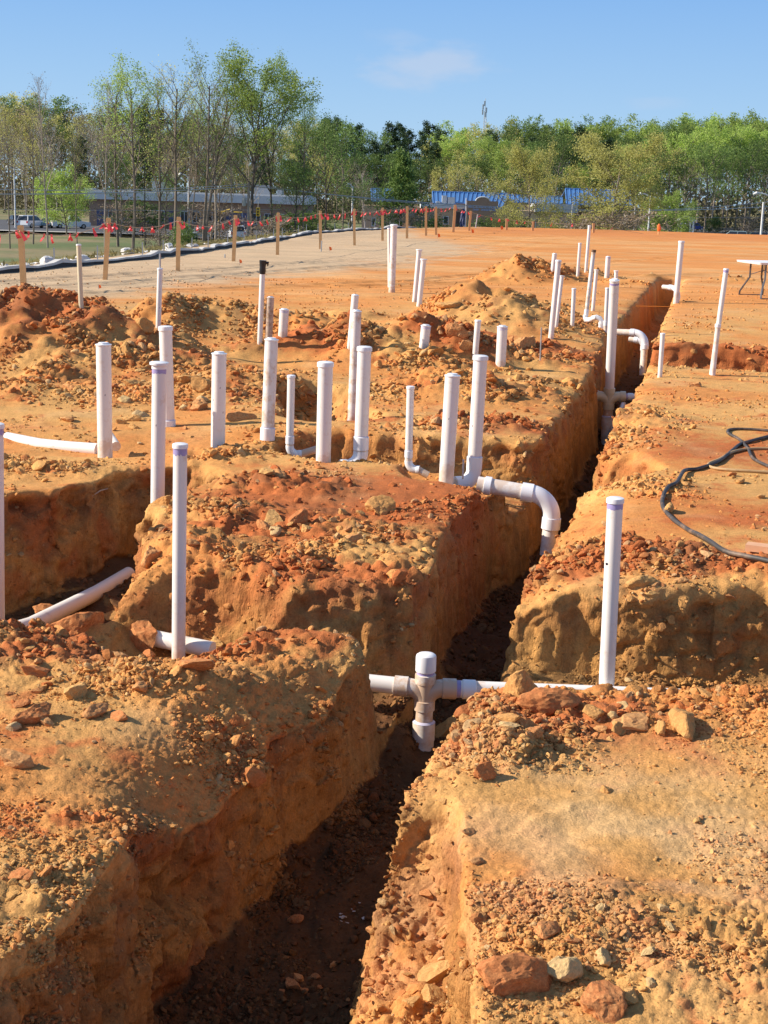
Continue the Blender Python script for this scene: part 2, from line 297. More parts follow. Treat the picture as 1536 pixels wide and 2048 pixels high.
def terrain(x, y, masks=False):
    x = np.asarray(x, np.float32); y = np.asarray(y, np.float32)
    wx = x+.10*pn(x*1.7, y*1.7, None, 3)+.03*pn(x*6, y*6, None, 5); wy = y+.10*pn(x*1.7, y*1.7, None, 4)+.03*pn(x*6, y*6, None, 6)
    h = .030*pn(x*.35, y*.35, None, 1)+.012*pn(x*1.3, y*1.3, None, 2)
    h = h - .06*sstep(9.2, 10.5, y)*sstep(-1.0, -2.2, x)*sstep(14.5, 12.5, y)
    h = h-.36*np.exp(-(((x+2.35)/.90)**2+((y-7.75)/.95)**2)**1.6)
    h = h-.46*np.exp(-(((x+2.40)/.95)**2+((y-6.9)/.56)**2)**1.4)-.07*np.exp(-(((x+1.0)/.5)**2+((y-6.35)/.4)**2)**1.4)*1.7
    R = np.zeros_like(h)
    for cx, cy, rx, ry, A, rr in MOUNDS:
        d2 = ((wx-cx)/rx)**2+((wy-cy)/ry)**2
        r = np.sqrt(d2)
        if A: h = h + A*np.exp(-1.6*r**2.2)*(1+.30*pn(x*3.1, y*3.1, None, 9)*min(1, rr))
        R = np.maximum(R, rr*np.exp(-1.1*r**2.4))
    en = edge_noise(x, y)
    # main trench
    xl = np.interp(y, XLy, XLx); xr = np.interp(y, XRy, XRx)
    sL = x-xl; sR = xr-x; s = np.minimum(np.minimum(sL, sR)*.965, 41.6-y)+en
    near = sstep(6.6, 5.4, y)
    drop_l = .20*sstep(4.3, 4.9, y)*sstep(6.5, 6.0, y)
    out_l = np.maximum(0, -sL)
    h = h - drop_l*np.exp(-(out_l/.26)**2)*(x < xl+.1)
    h = h - (.045+.05*np.clip(pn(x*1.1, y*1.1, None, 12)+.3, 0, 1))*np.exp(-(np.maximum(0, -s)/.10))
    # rounded far right bank
    h = h - .13*np.exp(-(np.maximum(0, -sR)/.32)**2)*sstep(6.3, 7.2, y)*sstep(14, 11, y)*(x > xr-.1)
    # cut ledge on the right foreground
    led = np.minimum(np.minimum(.26+.03*pn(x*3, y*3, None, 14)-x, x+.3), np.minimum(y-2.0, 5.0-y))
    tl = sstep(-.015, .035, led)
    floor_led = -.40+.22*sstep(4.2, 5.0, y)-.25*np.clip(-x+.05, -.1, .4)+.06*pn(x*4, y*4, None, 15)
    tl = tl*sstep(4.78, 4.35, y+.35*(x-.1)+.10*pn(x*5, y*5, None, 13)); h = h*(1-tl)+np.minimum(h, floor_led)*tl
    R = np.maximum(R, tl*.55)
    W = np.zeros_like(h)                     # how deep inside a cut
    def cut(h, W, s, fz, e0=-.03, e1=.05):
        t = sstep(e0, e1, s); hn = h*(1-t)+np.minimum(h, fz)*t
        return hn, np.maximum(W, sstep(-.02, .06, s))
    fz = np.interp(y, FLy, FLz)+.05*pn(x*2.5, y*2.5, None, 16)+.04*pn(x*7, y*7, None, 17)
    fz = fz+.10*sstep(.18, .0, np.minimum(sL, sR))
    h, W = cut(h, W, s, fz)
    # lateral trench on the left and its branch pit
    dB = polyd(x, y, [(-1.0, 7.06), (-.4, 7.02), (.3, 6.98)]); h, W = cut(h, W, .40+.28*sstep(-.35, -.95, x)-dB+en*1.5, -.54+.12*sstep(-.5, -1., x)+.05*pn(x*3, y*3, None, 18), -.06, .05+.22*sstep(.0, .3, y-6.9)*sstep(.2, -.2, x)) 
    dA = polyd(x, y, [(-4.5, 8.1), (-2.9, 8.5), (-2.25, 8.75)]); dA2 = polyd(x, y, [(-2.3, 8.8), (-1.9, 9.5), (-1.58, 10.3)])
    dA3 = polyd(x, y, [(-1.80, 7.85), (-1.95, 8.6), (-2.15, 9.3)]); h, W = cut(h, W, .42-dA3+en, -.74+.05*pn(x*3, y*3, None, 19), -.05, .08)
    h, W = cut(h, W, .80-dA+en*1.5, -.80+.05*pn(x*3, y*3, None, 19), -.07, .10)
    h, W = cut(h, W, .40-dA2+en*1.3, -.68+.05*pn(x*3, y*3, None, 19), -.05, .07)
    # right lateral trench
    h = h-.05*np.exp(-((y-5.85)/.3)**2)*sstep(.3, .7, x); dR = polyd(x, y, [(.75, 6.74), (1.6, 6.72), (5.5, 6.85)]); h, W = cut(h, W, .76-dR+en*1.3, -.50+.06*pn(x*3, y*3, None, 20), -.07, .13)
    # branch trench past the red bank
    dD = polyd(x, y, [(-.35, 11.75), (.6, 11.6), (1.5, 11.5)]); h, W = cut(h, W, .66-dD+en*2, -.30-.12*sstep(.4, 1.3, x)+.04*pn(x*3, y*3, None, 21), -.06, .16)
    dD2 = polyd(x, y, [(.55, 10.75), (1.1, 10.5)]); h, W = cut(h, W, .42-dD2+en, -.16+.0*x, -.05, .12)
    dE = polyd(x, y, [(-.55, 13.4), (-.75, 14.8)]); h, W = cut(h, W, .42-dE+en*2, -.30+.0*x, -.10, .25)
    dC = polyd(x, y, [(-4.6, 11.9), (-2.2, 11.7), (-.6, 12.0)]); h = h-.07*sstep(.55, .2, dC)
    # right hand cross trench further back
    dG = polyd(x, y, [(3.6, 19.15), (5.2, 19.0), (10, 19.2)]); h, W = cut(h, W, .75-dG+en*2, -.42+.05*pn(x*3, y*3, None, 22), -.10, .20)
    dT = polyd(x, y, [(2.55, 22.9), (3.6, 22.5)]); h, W = cut(h, W, .30-dT+en, -.25+0*x, -.1, .15)
    # wheel ruts on the compacted pad
    for rp in ([(-9, 30), (-2, 45), (3.5, 62), (9, 90)], [(-7.2, 30), (-.6, 44), (5.2, 62), (11, 90)], [(-8, 26), (.5, 36), (12, 60)], [(-1, 33), (9, 44), (22, 52)]):
        dd = polyd(x+.15*pn(x*.5, y*.5, None, 23), y, rp); h = h-.05*sstep(.24, .05, dd)*(.6+.4*np.sign(np.sin(y*9)))+.04*sstep(.12, .0, abs(dd-.32))
    # pad edges fall away
    xe = np.interp(y, EDGE_Y, EDGE_X); e = np.maximum((xe-x)*.93, y-(108+1.5*pn(x*.1, y*.05, None, 24)))
    h = np.where(e > -1, h*sstep(8, 0, e)-4.1*sstep(.6, 15, e), h)
    h = h+.12*sstep(-1.6, -.4, e)*sstep(60, 75, y)*sstep(.5, -.3, e)
    if masks: return h, R, W, s, e
    return h

def build_ground(voxel=.155):
    K = 45.0; UM = .42; Y0, Y1 = 2.30, 46.0
    nu, nv = 760, 1300
    us = np.linspace(-UM, UM, nu); vs = np.linspace(math.log(Y0), math.log(Y1), nv)
    U, V = np.meshgrid(us, vs); Y = np.exp(V); X = U*Y
    Z = terrain(X, Y)
    P = np.stack([U*100, V*K, Z/Y*100], -1).reshape(-1, 3)
    bot = P.copy(); bot[:, 2] = -55.0
    ids = np.arange(nu*nv).reshape(nv, nu); n = nu*nv
    top = np.stack([ids[:-1, :-1], ids[:-1, 1:], ids[1:, 1:], ids[1:, :-1]], -1).reshape(-1, 4)
    # coarse bottom: only the four border loops and a fan would leave ngons; use border skirt plus one ngon
    loop = np.concatenate([ids[0, :], ids[1:, -1], ids[-1, -2::-1], ids[-2:0:-1, 0]])
    nb = len(loop); bv = P[loop].copy(); bv[:, 2] = -55.0
    Vv = np.concatenate([P, bv]); me = bpy.data.meshes.new('tmp')
    sk = np.stack([loop, np.arange(nb)+n, (np.arange(nb)+1) % nb+n, np.roll(loop, -1)], -1)
    quads = np.concatenate([top, sk])
    nq = len(quads)
    me.vertices.add(len(Vv)); me.vertices.foreach_set('co', Vv.astype(np.float32).ravel())
    me.loops.add(nq*4+nb); me.loops.foreach_set('vertex_index', np.concatenate([quads.ravel(), (np.arange(nb)[::-1]+n)]).astype(np.int32))
    me.polygons.add(nq+1)
    me.polygons.foreach_set('loop_start', np.append(np.arange(nq)*4, nq*4).astype(np.int32))
    me.polygons.foreach_set('loop_total', np.append(np.full(nq, 4), nb).astype(np.int32))
    me.update(calc_edges=True)
    ob = bpy.data.objects.new('tmp', me); COL.objects.link(ob)
    md = ob.modifiers.new('r', 'REMESH'); md.mode = 'VOXEL'; md.voxel_size = voxel; md.adaptivity = 0
    dg = bpy.context.evaluated_depsgraph_get(); ev = ob.evaluated_get(dg); m2 = ev.to_mesh()
    nv2 = len(m2.vertices); co = np.empty(nv2*3, np.float32); m2.vertices.foreach_get('co', co); co = co.reshape(-1, 3)
    nl = len(m2.loops); li = np.empty(nl, np.int32); m2.loops.foreach_get('vertex_index', li)
    lt = np.empty(len(m2.polygons), np.int32); m2.polygons.foreach_get('loop_total', lt)
    assert (lt == 4).all(); q = li.reshape(-1, 4)
    ev.to_mesh_clear(); bpy.data.objects.remove(ob); bpy.data.meshes.remove(me)
    y = np.exp(co[:, 1]/K); x = co[:, 0]/100*y; z = co[:, 2]/100*y
    okv = (co[:, 2] > -54) & (np.abs(co[:, 0]) < UM*100-.45) & (y > Y0*1.006) & (y < Y1*.992)
    q = q[okv[q].all(1)]
    used = np.zeros(nv2, bool); used[q.ravel()] = True; mp = np.cumsum(used)-1; q = mp[q]
    P = np.stack([x, y, z], -1)[used]
    print('terrain verts', len(P), 'quads', len(q), round(time.time()-T0, 1)); return P, q
def vnormals(P, q):
    a = P[q[:, 2]]-P[q[:, 0]]; b = P[q[:, 3]]-P[q[:, 1]]; n = np.cross(a, b); N_ = np.zeros_like(P)
    for k in range(4):
        for c in range(3): N_[:, c] += np.bincount(q[:, k], n[:, c], len(P))
    N_ /= np.maximum(1e-12, np.linalg.norm(N_, axis=1))[:, None]; return N_
def oct_w(y, lam, vox=.0020): return sstep(1.5, 3.0, lam/(vox*y))
P, Q = build_ground()
Nn = vnormals(P, Q)
x, y, z = P.T
hh, Rm, Wm, Sm, Em = terrain(x, y, True)
wallness = sstep(.75, .35, Nn[:, 2])*sstep(.02, .10, np.maximum(-z, 0)+.1*Wm)
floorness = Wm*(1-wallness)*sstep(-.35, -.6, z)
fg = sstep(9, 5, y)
gen = .30*sstep(-.4, .5, fbm(x, y, None, .55, 3, 41))+.26*fg       # general roughness of trodden ground
lip = np.exp(-np.abs(Sm)/.16)*(1-wallness*.5)
rough = np.clip(gen*sstep(46, 30, y)+Rm+.60*lip*sstep(30, 15, y), .05, 1.5)
smoothpatch = np.exp(-(((x-.62)/.40)**2+((y-4.35)/.55)**2))          # scraped bank in the right foreground
rough *= 1-.75*smoothpatch
rough_n = rough*(1-.55*wallness*sstep(-.08, -.36, z))
steep = sstep(.82, .5, Nn[:, 2]); rough_n = np.minimum(rough_n, 1.5-1.02*steep*sstep(-2.0, -1.2, -np.abs(x-.6)+0*x-.0*y)) if False else np.minimum(rough_n, 1.5-.98*steep)
# --- displacement along the normal
D = np.zeros_like(x)
F1, F2 = worley(x*5.0+.35*pn(x*6, y*6, z*6, 91), y*5.0+.35*pn(x*6, y*6, z*6, 92), z*6.0, 3); D += .062*(np.minimum(F2-F1, .45)-.18)*np.clip(rough_n-.35, 0, 1)*(1-.5*sstep(.8, .5, Nn[:, 2]))*oct_w(y, .2)
F1, F2 = worley(x*12+.3*pn(x*9, y*9, z*9, 7), y*12, z*12, 5); D += .050*(np.minimum(F2-F1, .45)-.15)*np.clip(rough_n-.22, 0, 1)*oct_w(y, .08)
F1, F2 = worley(x*30, y*30, z*30, 8); D += .017*(np.minimum(F2-F1, .5)-.2)*np.clip(rough_n+.25, 0, 1.1)*oct_w(y, .033)
D += .030*(np.abs(pn(x*2.6, y*2.6, z*2.6, 51))-.3)*np.clip(rough_n, 0, 1.3)*-1*oct_w(y, .4)
D += .024*fbm(x, y, z, 5.5, 2, 52)*rough_n*oct_w(y, .18)
D += .0075*pn(x*19, y*19, z*19, 56)*(rough_n*.9+.12)*oct_w(y, .05)
D += .0042*pn(x*44, y*44, z*44, 57)*(rough_n*.8+.25)*oct_w(y, .022)
# cut faces: gouges, bucket scratches and slumped flakes
wl_ = wallness*(1-np.clip(rough-.75, 0, .6))
D += wl_*(.034*pn(x*2.2, y*2.2, z*1.5, 61)+.022*pn(x*9, y*9, z*1.8, 62)*oct_w(y, .1)+.008*pn(x*26, y*26, z*3, 63)*oct_w(y, .035)+.007*pn(x*14, y*14, z*14, 67)*oct_w(y, .06))
F1, F2 = worley(x*6+.5*pn(x*3, y*3, z*3, 68), y*6, z*9, 11); D += wl_*.075*(np.minimum(F2-F1, .35)-.2)*sstep(.0, .45, fbm(x, y, z, 1.3, 2, 69)+.25*sstep(-.6, -.15, z))*oct_w(y, .17)
F1, F2 = worley(x*17, y*17, z*17, 12); D -= wl_*.022*np.maximum(0, .22-F1)/.22*oct_w(y, .06)
fl = np.maximum(0, fbm(x, y, z, 3.5, 3, 64)-.15); lf_ = np.clip(sstep(-.30, -.62, x)*sstep(5.4, 4.6, y)+sstep(-1.35, -1.6, x)*sstep(8.0, 8.6, y)*sstep(11, 10.4, y)*.8+.45*sstep(-.50, -.12, z)*sstep(22, 14, y), 0, 1)*wallness; D -= .16*np.maximum(0, fbm(x, y, z, 3.4, 4, 78)-.02)*lf_; F1, F2 = worley(x*7, y*7, z*7, 14); D += .05*lf_*(np.minimum(F2-F1, .4)-.2)
D -= wl_*.09*fl*sstep(-.75, -.1, z)
rr_ = np.hypot(x-2.2, y-2.6); rr_ = rr_+.05*pn(x*5, y*5, None, 67); sm2 = smoothpatch*sstep(-.2, .4, pn(x*2.3, y*2.3, None, 68)); D += sm2*.005*pn(rr_*24, np.arctan2(y-2.6, x-2.2)*5, None, 66)+smoothpatch*.010*pn(rr_*7, np.arctan2(y-2.6, x-2.2)*3, None, 65)+smoothpatch*.008*fbm(x, y, None, 9, 3, 69)
P = P + Nn*D[:, None]
Nn = vnormals(P, Q)
# --- soil colour, with some shade mixed in on the spoil mounds
x, y, z = P.T
def col(*c): return np.array(c, np.float32)
TAN, ORA, RED, OCH, BRN, GRY, PAL = col(.60, .322, .108), col(.59, .245, .072), col(.42, .120, .038), col(.54, .275, .085), col(.165, .082, .040), col(.50, .385, .25), col(.60, .385, .18)
def mixc(a, b, t): return a*(1-t[:, None])+b*t[:, None]
n1 = fbm(x, y, z, .8, 4, 71); n2 = fbm(x, y, z, 3.1, 4, 72); n3 = fbm(x, y, z, 13, 3, 73)*oct_w(y, .1)
C = mixc(np.tile(TAN, (len(x), 1)), ORA, sstep(-.5, .6, n1+.3*n2))
REDS = [(-.2, 9.7, 1.2, 1.1, 1.2), (-.7, 8.7, .8, .8, .75), (-1.5, 6.5, .9, .7, 1.0), (-.6, 6.5, .6, .35, .9), (-2.0, 7.5, .7, .5, .8), (-1.9, 5.0, .7, .5, .5), (2.4, 9.3, .9, 1.0, .6), (3.0, 12, 1.2, 1.0, .8), (1.6, 7.95, 1.5, .35, .85), (1.0, 8.6, .3, .6, .8),
        (-4.1, 17.3, 1.7, 1.4, 1.1), (.85, 18.3, .8, .7, 1.5), (1.9, 19.3, 1.2, .8, 1.1), (1.0, 12.9, .7, .5, 1.0), (.5, 10.0, .7, .9, .9), (.7, 5.4, .7, .5, .7), (-.5, 44, 4, 5, .5), (-.9, 18.1, 1.2, .7, .9), (-2.2, 16.2, 1.0, .5, .6),
        (4.2, 19.8, 1.6, .6, 1.2), (.6, 3.9, .5, .4, .5), (1.7, 4.2, .8, .6, .35), (-1.3, 4.9, .5, .4, .45), (.1, 4.3, .3, .5, .5), (-.2, 13.2, .5, .4, .8), (-1.2, 14.2, 1.0, .6, .5), (5, 38, 1.2, 1, .5), (2, 33, 1.4, .8, .9), (4.5, 28, 1, .8, .7), (-.3, 7.6, .9, .35, .8)]
r = np.zeros_like(x)
for cx, cy, rx, ry, s_ in REDS:
    r = np.maximum(r, s_*np.exp(-(((x-cx)/rx)**2+((y-cy)/ry)**2)*1.1))
r = np.maximum(r, .55*np.exp(-(((x-.1)/.75)**2+((y-9.6)/1.5)**2)*.6)); rmask = sstep(.26, .80, r+.34*n2+.18*n3+.06)
C = mixc(C, RED, rmask*.92)
C = mixc(C, RED, .8*sstep(.45, .8, n2+.5*n3)*sstep(30, 20, y)*(1-rmask))
C = mixc(C, BRN, .55*sstep(.15, .75, fbm(x, y, z, 2.1, 4, 74)+.3*n3)*np.clip(rough*1.1, 0, 1))
C = mixc(C, PAL, .8*np.exp(-(((x-.8)/.75)**2+((y-4.3)/.75)**2))*sstep(-.5, .4, n2))
C = mixc(C, PAL, .35*sstep(.1, .7, fbm(x, y, z, 1.4, 3, 77))*sstep(.9, .2, rough)*sstep(-.15, 0, z))
# cut faces
och = mixc(mixc(np.tile(OCH, (len(x), 1)), BRN, .30*sstep(-.2, .6, fbm(x*2.2, y*2.2, z*.35, 3, 3, 75))), RED, np.clip(.30+.6*r, 0, .85)*sstep(-.45, -.04, z+.14*n1+.08*n2))
och = mixc(och, BRN, .25*sstep(.0, .5, fbm(x*4, y*4, z*.5, 7, 2, 76)))
C = mixc(C, och, np.clip(wallness*1.2, 0, 1)*np.clip(Wm+sstep(-.05, -.2, z), 0, 1)*(1-.5*rmask))
C = mixc(C, BRN*1.2, .55*lf_*sstep(-.4, .3, n2)); C = mixc(C, RED, .5*lf_*sstep(.1, .5, n1+n2)); C = mixc(C, BRN*.55, np.clip(floorness*1.1, 0, 1)*.95)  # left cut faces browner, trench floors mixed much darker than the banks
C = mixc(C, BRN*1.25, .6*np.clip(np.exp(-(((x+4.1)/1.7)**2+((y-17.2)/1.3)**2))+.9*np.exp(-(((x-3.6)/1.1)**2+((y-37.4)/1.1)**2))+.9*np.exp(-(((x-5)/1.3)**2+((y-38.4)/1.2)**2))+.55*np.exp(-(((x-1.7)/1.5)**2+((y-22.8)/1.8)**2))+.5*np.exp(-(((x+2.9)/1.2)**2+((y-20.9)/1.0)**2)), 0, 1)*sstep(-.5, .4, n2))  # browner spoil mounds, their shaded look mixed into the soil colour too
# compacted far pad and the grey haul strip beside the fence
far = sstep(24, 34, y); C = mixc(C, mixc(np.tile(col(.60, .245, .072), (len(x), 1)), col(.62, .32, .125), sstep(-.4, .5, fbm(x, y*2.2, None, .22, 3, 81))), far*.85*(1-.6*np.clip(Rm, 0, 1)))
def grey_mask(x, y, n): 
    xe = np.interp(y, EDGE_Y, EDGE_X); g = (x-xe)-(.16*y+.2)*sstep(100, 50, y)+1.2*n; return sstep(1.6, -1.6, g)*sstep(17, 23, y+.6*x+4)
C = mixc(C, GRY, .85*grey_mask(x, y, n1))
C *= (1+.14*n3+.10*n2+.16*far*fbm(x*.45, y*1.3, None, 2.2, 4, 82)*oct_w(y, .35))[:, None]; C = np.clip(C, .02, .9)

# --- soil material: vertex soil colour + fine grain and bump
def soil_mat(name, attr=None, a=None, b_=None, bump=.008):
    m, nt, b = new_mat(name)
    tc = N(nt, 'ShaderNodeTexCoord'); L = nt.links
    if attr:
        at = N(nt, 'ShaderNodeAttribute'); at.attribute_name = attr; base = at.outputs['Color']; vec = tc.outputs['Object']
    else:
        oi = N(nt, 'ShaderNodeObjectInfo'); nz = N(nt, 'ShaderNodeTexNoise'); nz.inputs['Scale'].default_value = 3; L.new(tc.outputs['Object'], nz.inputs['Vector'])
        mx = N(nt, 'ShaderNodeMix', data_type='RGBA'); mx.inputs[6].default_value = (*a, 1); mx.inputs[7].default_value = (*b_, 1)
        ad = N(nt, 'ShaderNodeMath', operation='MULTIPLY_ADD'); L.new(nz.outputs['Fac'], ad.inputs[0]); ad.inputs[1].default_value = 1.4; ad.inputs[2].default_value = -.7
        a2 = N(nt, 'ShaderNodeMath', operation='ADD', use_clamp=True); L.new(ad.outputs[0], a2.inputs[0]); L.new(oi.outputs['Random'], a2.inputs[1])
        L.new(a2.outputs[0], mx.inputs['Factor']); base = mx.outputs[2]; vec = tc.outputs['Object']
    nA = N(nt, 'ShaderNodeTexNoise'); nA.inputs['Scale'].default_value = 32 if attr else 6; nA.inputs['Detail'].default_value = 9; nA.inputs['Roughness'].default_value = .78; L.new(vec, nA.inputs['Vector'])
    nB = N(nt, 'ShaderNodeTexVoronoi'); nB.inputs['Scale'].default_value = 130 if attr else 22; L.new(vec, nB.inputs['Vector'])
    mr = N(nt, 'ShaderNodeMapRange'); mr.inputs['From Min'].default_value = .3; mr.inputs['From Max'].default_value = .7; mr.inputs['To Min'].default_value = .80 if attr else .68; mr.inputs['To Max'].default_value = 1.18 if attr else 1.30
    L.new(nA.outputs['Fac'], mr.inputs['Value'])
    ml = N(nt, 'ShaderNodeMix', data_type='RGBA', blend_type='MULTIPLY'); ml.inputs['Factor'].default_value = 1; L.new(base, ml.inputs[6]); L.new(mr.outputs[0], ml.inputs[7])
    mc = N(nt, 'ShaderNodeMapRange'); mc.inputs['To Min'].default_value = .88; mc.inputs['To Max'].default_value = 1.12
    sp = N(nt, 'ShaderNodeSeparateColor'); L.new(nB.outputs['Color'], sp.inputs[0]); L.new(sp.outputs[0], mc.inputs['Value'])
    m3 = N(nt, 'ShaderNodeMix', data_type='RGBA', blend_type='MULTIPLY'); m3.inputs['Factor'].default_value = 1; L.new(ml.outputs[2], m3.inputs[6]); L.new(mc.outputs[0], m3.inputs[7])
    L.new(m3.outputs[2], b.inputs['Base Color']); b.inputs['Roughness'].default_value = .95; b.inputs['Specular IOR Level'].default_value = .12
    ad = N(nt, 'ShaderNodeMath', operation='MULTIPLY_ADD'); L.new(nB.outputs['Distance'], ad.inputs[0]); ad.inputs[1].default_value = -.22; L.new(nA.outputs['Fac'], ad.inputs[2])
    bp = N(nt, 'ShaderNodeBump'); bp.inputs['Distance'].default_value = bump; bp.inputs['Strength'].default_value = .9; L.new(ad.outputs[0], bp.inputs['Height']); L.new(bp.outputs[0], b.inputs['Normal'])
    if attr:                              # tooth scratches and pitting on the cut faces
        wa = N(nt, 'ShaderNodeAttribute'); wa.attribute_name = 'cut'
        mpg = N(nt, 'ShaderNodeMapping'); mpg.inputs['Scale'].default_value = (1, 1, .13); L.new(vec, mpg.inputs[0])
        nS = N(nt, 'ShaderNodeTexNoise'); nS.inputs['Scale'].default_value = 42; nS.inputs['Detail'].default_value = 6; nS.inputs['Roughness'].default_value = .65; L.new(mpg.outputs[0], nS.inputs['Vector'])
        nP = N(nt, 'ShaderNodeTexVoronoi'); nP.inputs['Scale'].default_value = 26; nP.inputs['Randomness'].default_value = 1; L.new(vec, nP.inputs['Vector'])
        pr = N(nt, 'ShaderNodeMapRange'); pr.inputs['From Min'].default_value = .0; pr.inputs['From Max'].default_value = .22; pr.inputs['To Min'].default_value = -.6; pr.inputs['To Max'].default_value = 0; L.new(nP.outputs['Distance'], pr.inputs['Value'])
        hs_ = N(nt, 'ShaderNodeMath', operation='ADD'); L.new(nS.outputs['Fac'], hs_.inputs[0]); L.new(pr.outputs[0], hs_.inputs[1])
        hw_ = N(nt, 'ShaderNodeMath', operation='MULTIPLY'); L.new(hs_.outputs[0], hw_.inputs[0]); L.new(wa.outputs['Fac'], hw_.inputs[1])
        b2 = N(nt, 'ShaderNodeBump'); b2.inputs['Distance'].default_value = .020; L.new(hw_.outputs[0], b2.inputs['Height']); L.new(bp.outputs[0], b2.inputs['Normal']); L.new(b2.outputs[0], b.inputs['Normal'])
    return m
M['soil'] = soil_mat('clay_soil', 'soil')
M['clod_tan'] = soil_mat('tan_clay_clod', None, (.56, .32, .12), (.50, .25, .085), .0022)
M['clod_red'] = soil_mat('red_clay_clod', None, (.47, .17, .06), (.56, .29, .115), .0022)
M['clod_grey'] = soil_mat('pale_grey_clod', None, (.58, .385, .17), (.50, .34, .17), .0022)
# --- outer sheets: beside, beyond and behind
def sheet(us, vs, fn):
    U, V = np.meshgrid(us, vs); X, Y = fn(U, V); Z = terrain(X, Y)-.012
    ids = np.arange(X.size).reshape(X.shape)
    return np.stack([X, Y, Z], -1).reshape(-1, 3), np.stack([ids[:-1, :-1], ids[:-1, 1:], ids[1:, 1:], ids[1:, :-1]], -1).reshape(-1, 4)
ly = lambda a, b, n: np.linspace(math.log(a), math.log(b), n)
fnw = lambda U, V: (U*np.exp(V), np.exp(V))
parts = [(P, Q)]
parts.append(sheet(np.concatenate([np.linspace(-.41, -.6, 60)[::-1], ]), ly(2.3, 46, 420), fnw))
parts.append(sheet(np.linspace(-1.6, -.6, 40), ly(2.3, 46, 200), fnw)); parts.append(sheet(np.linspace(.41, .6, 60), ly(2.3, 46, 420), fnw)); parts.append(sheet(np.linspace(.6, 1.6, 40), ly(2.3, 46, 200), fnw))
parts.append(sheet(np.linspace(-1.6, 1.6, 700), ly(45.3, 135, 420), fnw))
parts.append(sheet(np.linspace(-12, 12, 120), np.linspace(-12, 2.34, 110), lambda U, V: (U, V)))
off = 0; Vs = []; Fs = []; Cs = [C]
for i, (p, q) in enumerate(parts):
    Vs.append(p); Fs.append(q+off); off += len(p)
    if i:
        X, Y, Z = p.T; f = sstep(24, 34, Y); a1 = fbm(X, Y, None, .8, 3, 71); a2 = fbm(X, Y*2.2, None, .22, 3, 81)
        c = mixc(mixc(np.tile(TAN, (len(X), 1)), ORA, sstep(-.5, .6, a1)), mixc(np.tile(col(.60, .245, .072), (len(X), 1)), col(.62, .32, .125), sstep(-.4, .5, a2)), f*.85)
        m2_ = fbm(X, Y, None, 3.1, 3, 72); c = mixc(c, BRN, .35*sstep(.0, .7, fbm(X, Y, None, 2.1, 3, 74))*(1-f)); c = mixc(c, RED, .6*sstep(.25, .8, m2_+.5*a1)*(1-f))
        c = mixc(c, col(.55, .20, .06), .8*sstep(80, 100, Y)*sstep(0, 8, X))
        c = mixc(c, GRY, .85*grey_mask(X, Y, a1))
        xe = np.interp(Y, EDGE_Y, EDGE_X); e = np.maximum((xe-X), Y-107.5)
        c = mixc(c, col(.25, .20, .13), sstep(1.0, 3.0, e)); c = mixc(c, col(.16, .17, .06), sstep(6, 13, e))
        c *= (1+.12*fbm(X, Y, None, 6, 2, 5)*oct_w(Y, .2, .004)+.15*fbm(X*.35, Y, None, 1.6, 4, 9))[:, None]; Cs.append(np.clip(c, .02, .9))
GV = np.concatenate(Vs); GF = np.concatenate(Fs); GC = np.concatenate(Cs)
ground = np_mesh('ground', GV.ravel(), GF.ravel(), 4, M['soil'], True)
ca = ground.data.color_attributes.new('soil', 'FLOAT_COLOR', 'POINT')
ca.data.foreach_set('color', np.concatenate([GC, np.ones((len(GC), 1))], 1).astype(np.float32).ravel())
cut_ = np.zeros(len(GV), np.float32); cut_[:len(P)] = np.clip(wallness, 0, 1); ga = ground.data.attributes.new('cut', 'FLOAT', 'POINT'); ga.data.foreach_set('value', cut_)
tag(ground, 'orange clay building pad cut by pipe trenches', kind='structure')
print('ground done', round(time.time()-T0, 1))
# fast vertical height lookup of the finished surface
BV = BVHTree.FromPolygons(P.tolist(), Q[(np.abs(P[Q[:, 0], 0]/P[Q[:, 0], 1]) < .43)].tolist(), epsilon=0)
def gz(px_, py_):
    h = BV.ray_cast(Vector((px_, py_, 6)), Vector((0, 0, -1)))
    if h[0] is not None: return h[0].z, h[1]
    return float(terrain(np.array([px_]), np.array([py_]))[0]), Vector((0, 0, 1))
def hit(px, py):                      # point of the ground seen at an image position
    d = ray(px, py).normalized(); h = BV.ray_cast(Vector((0, 0, CH)), d)
    return h[0] if h[0] is not None else atz(px, py)
print('bvh', round(time.time()-T0, 1))
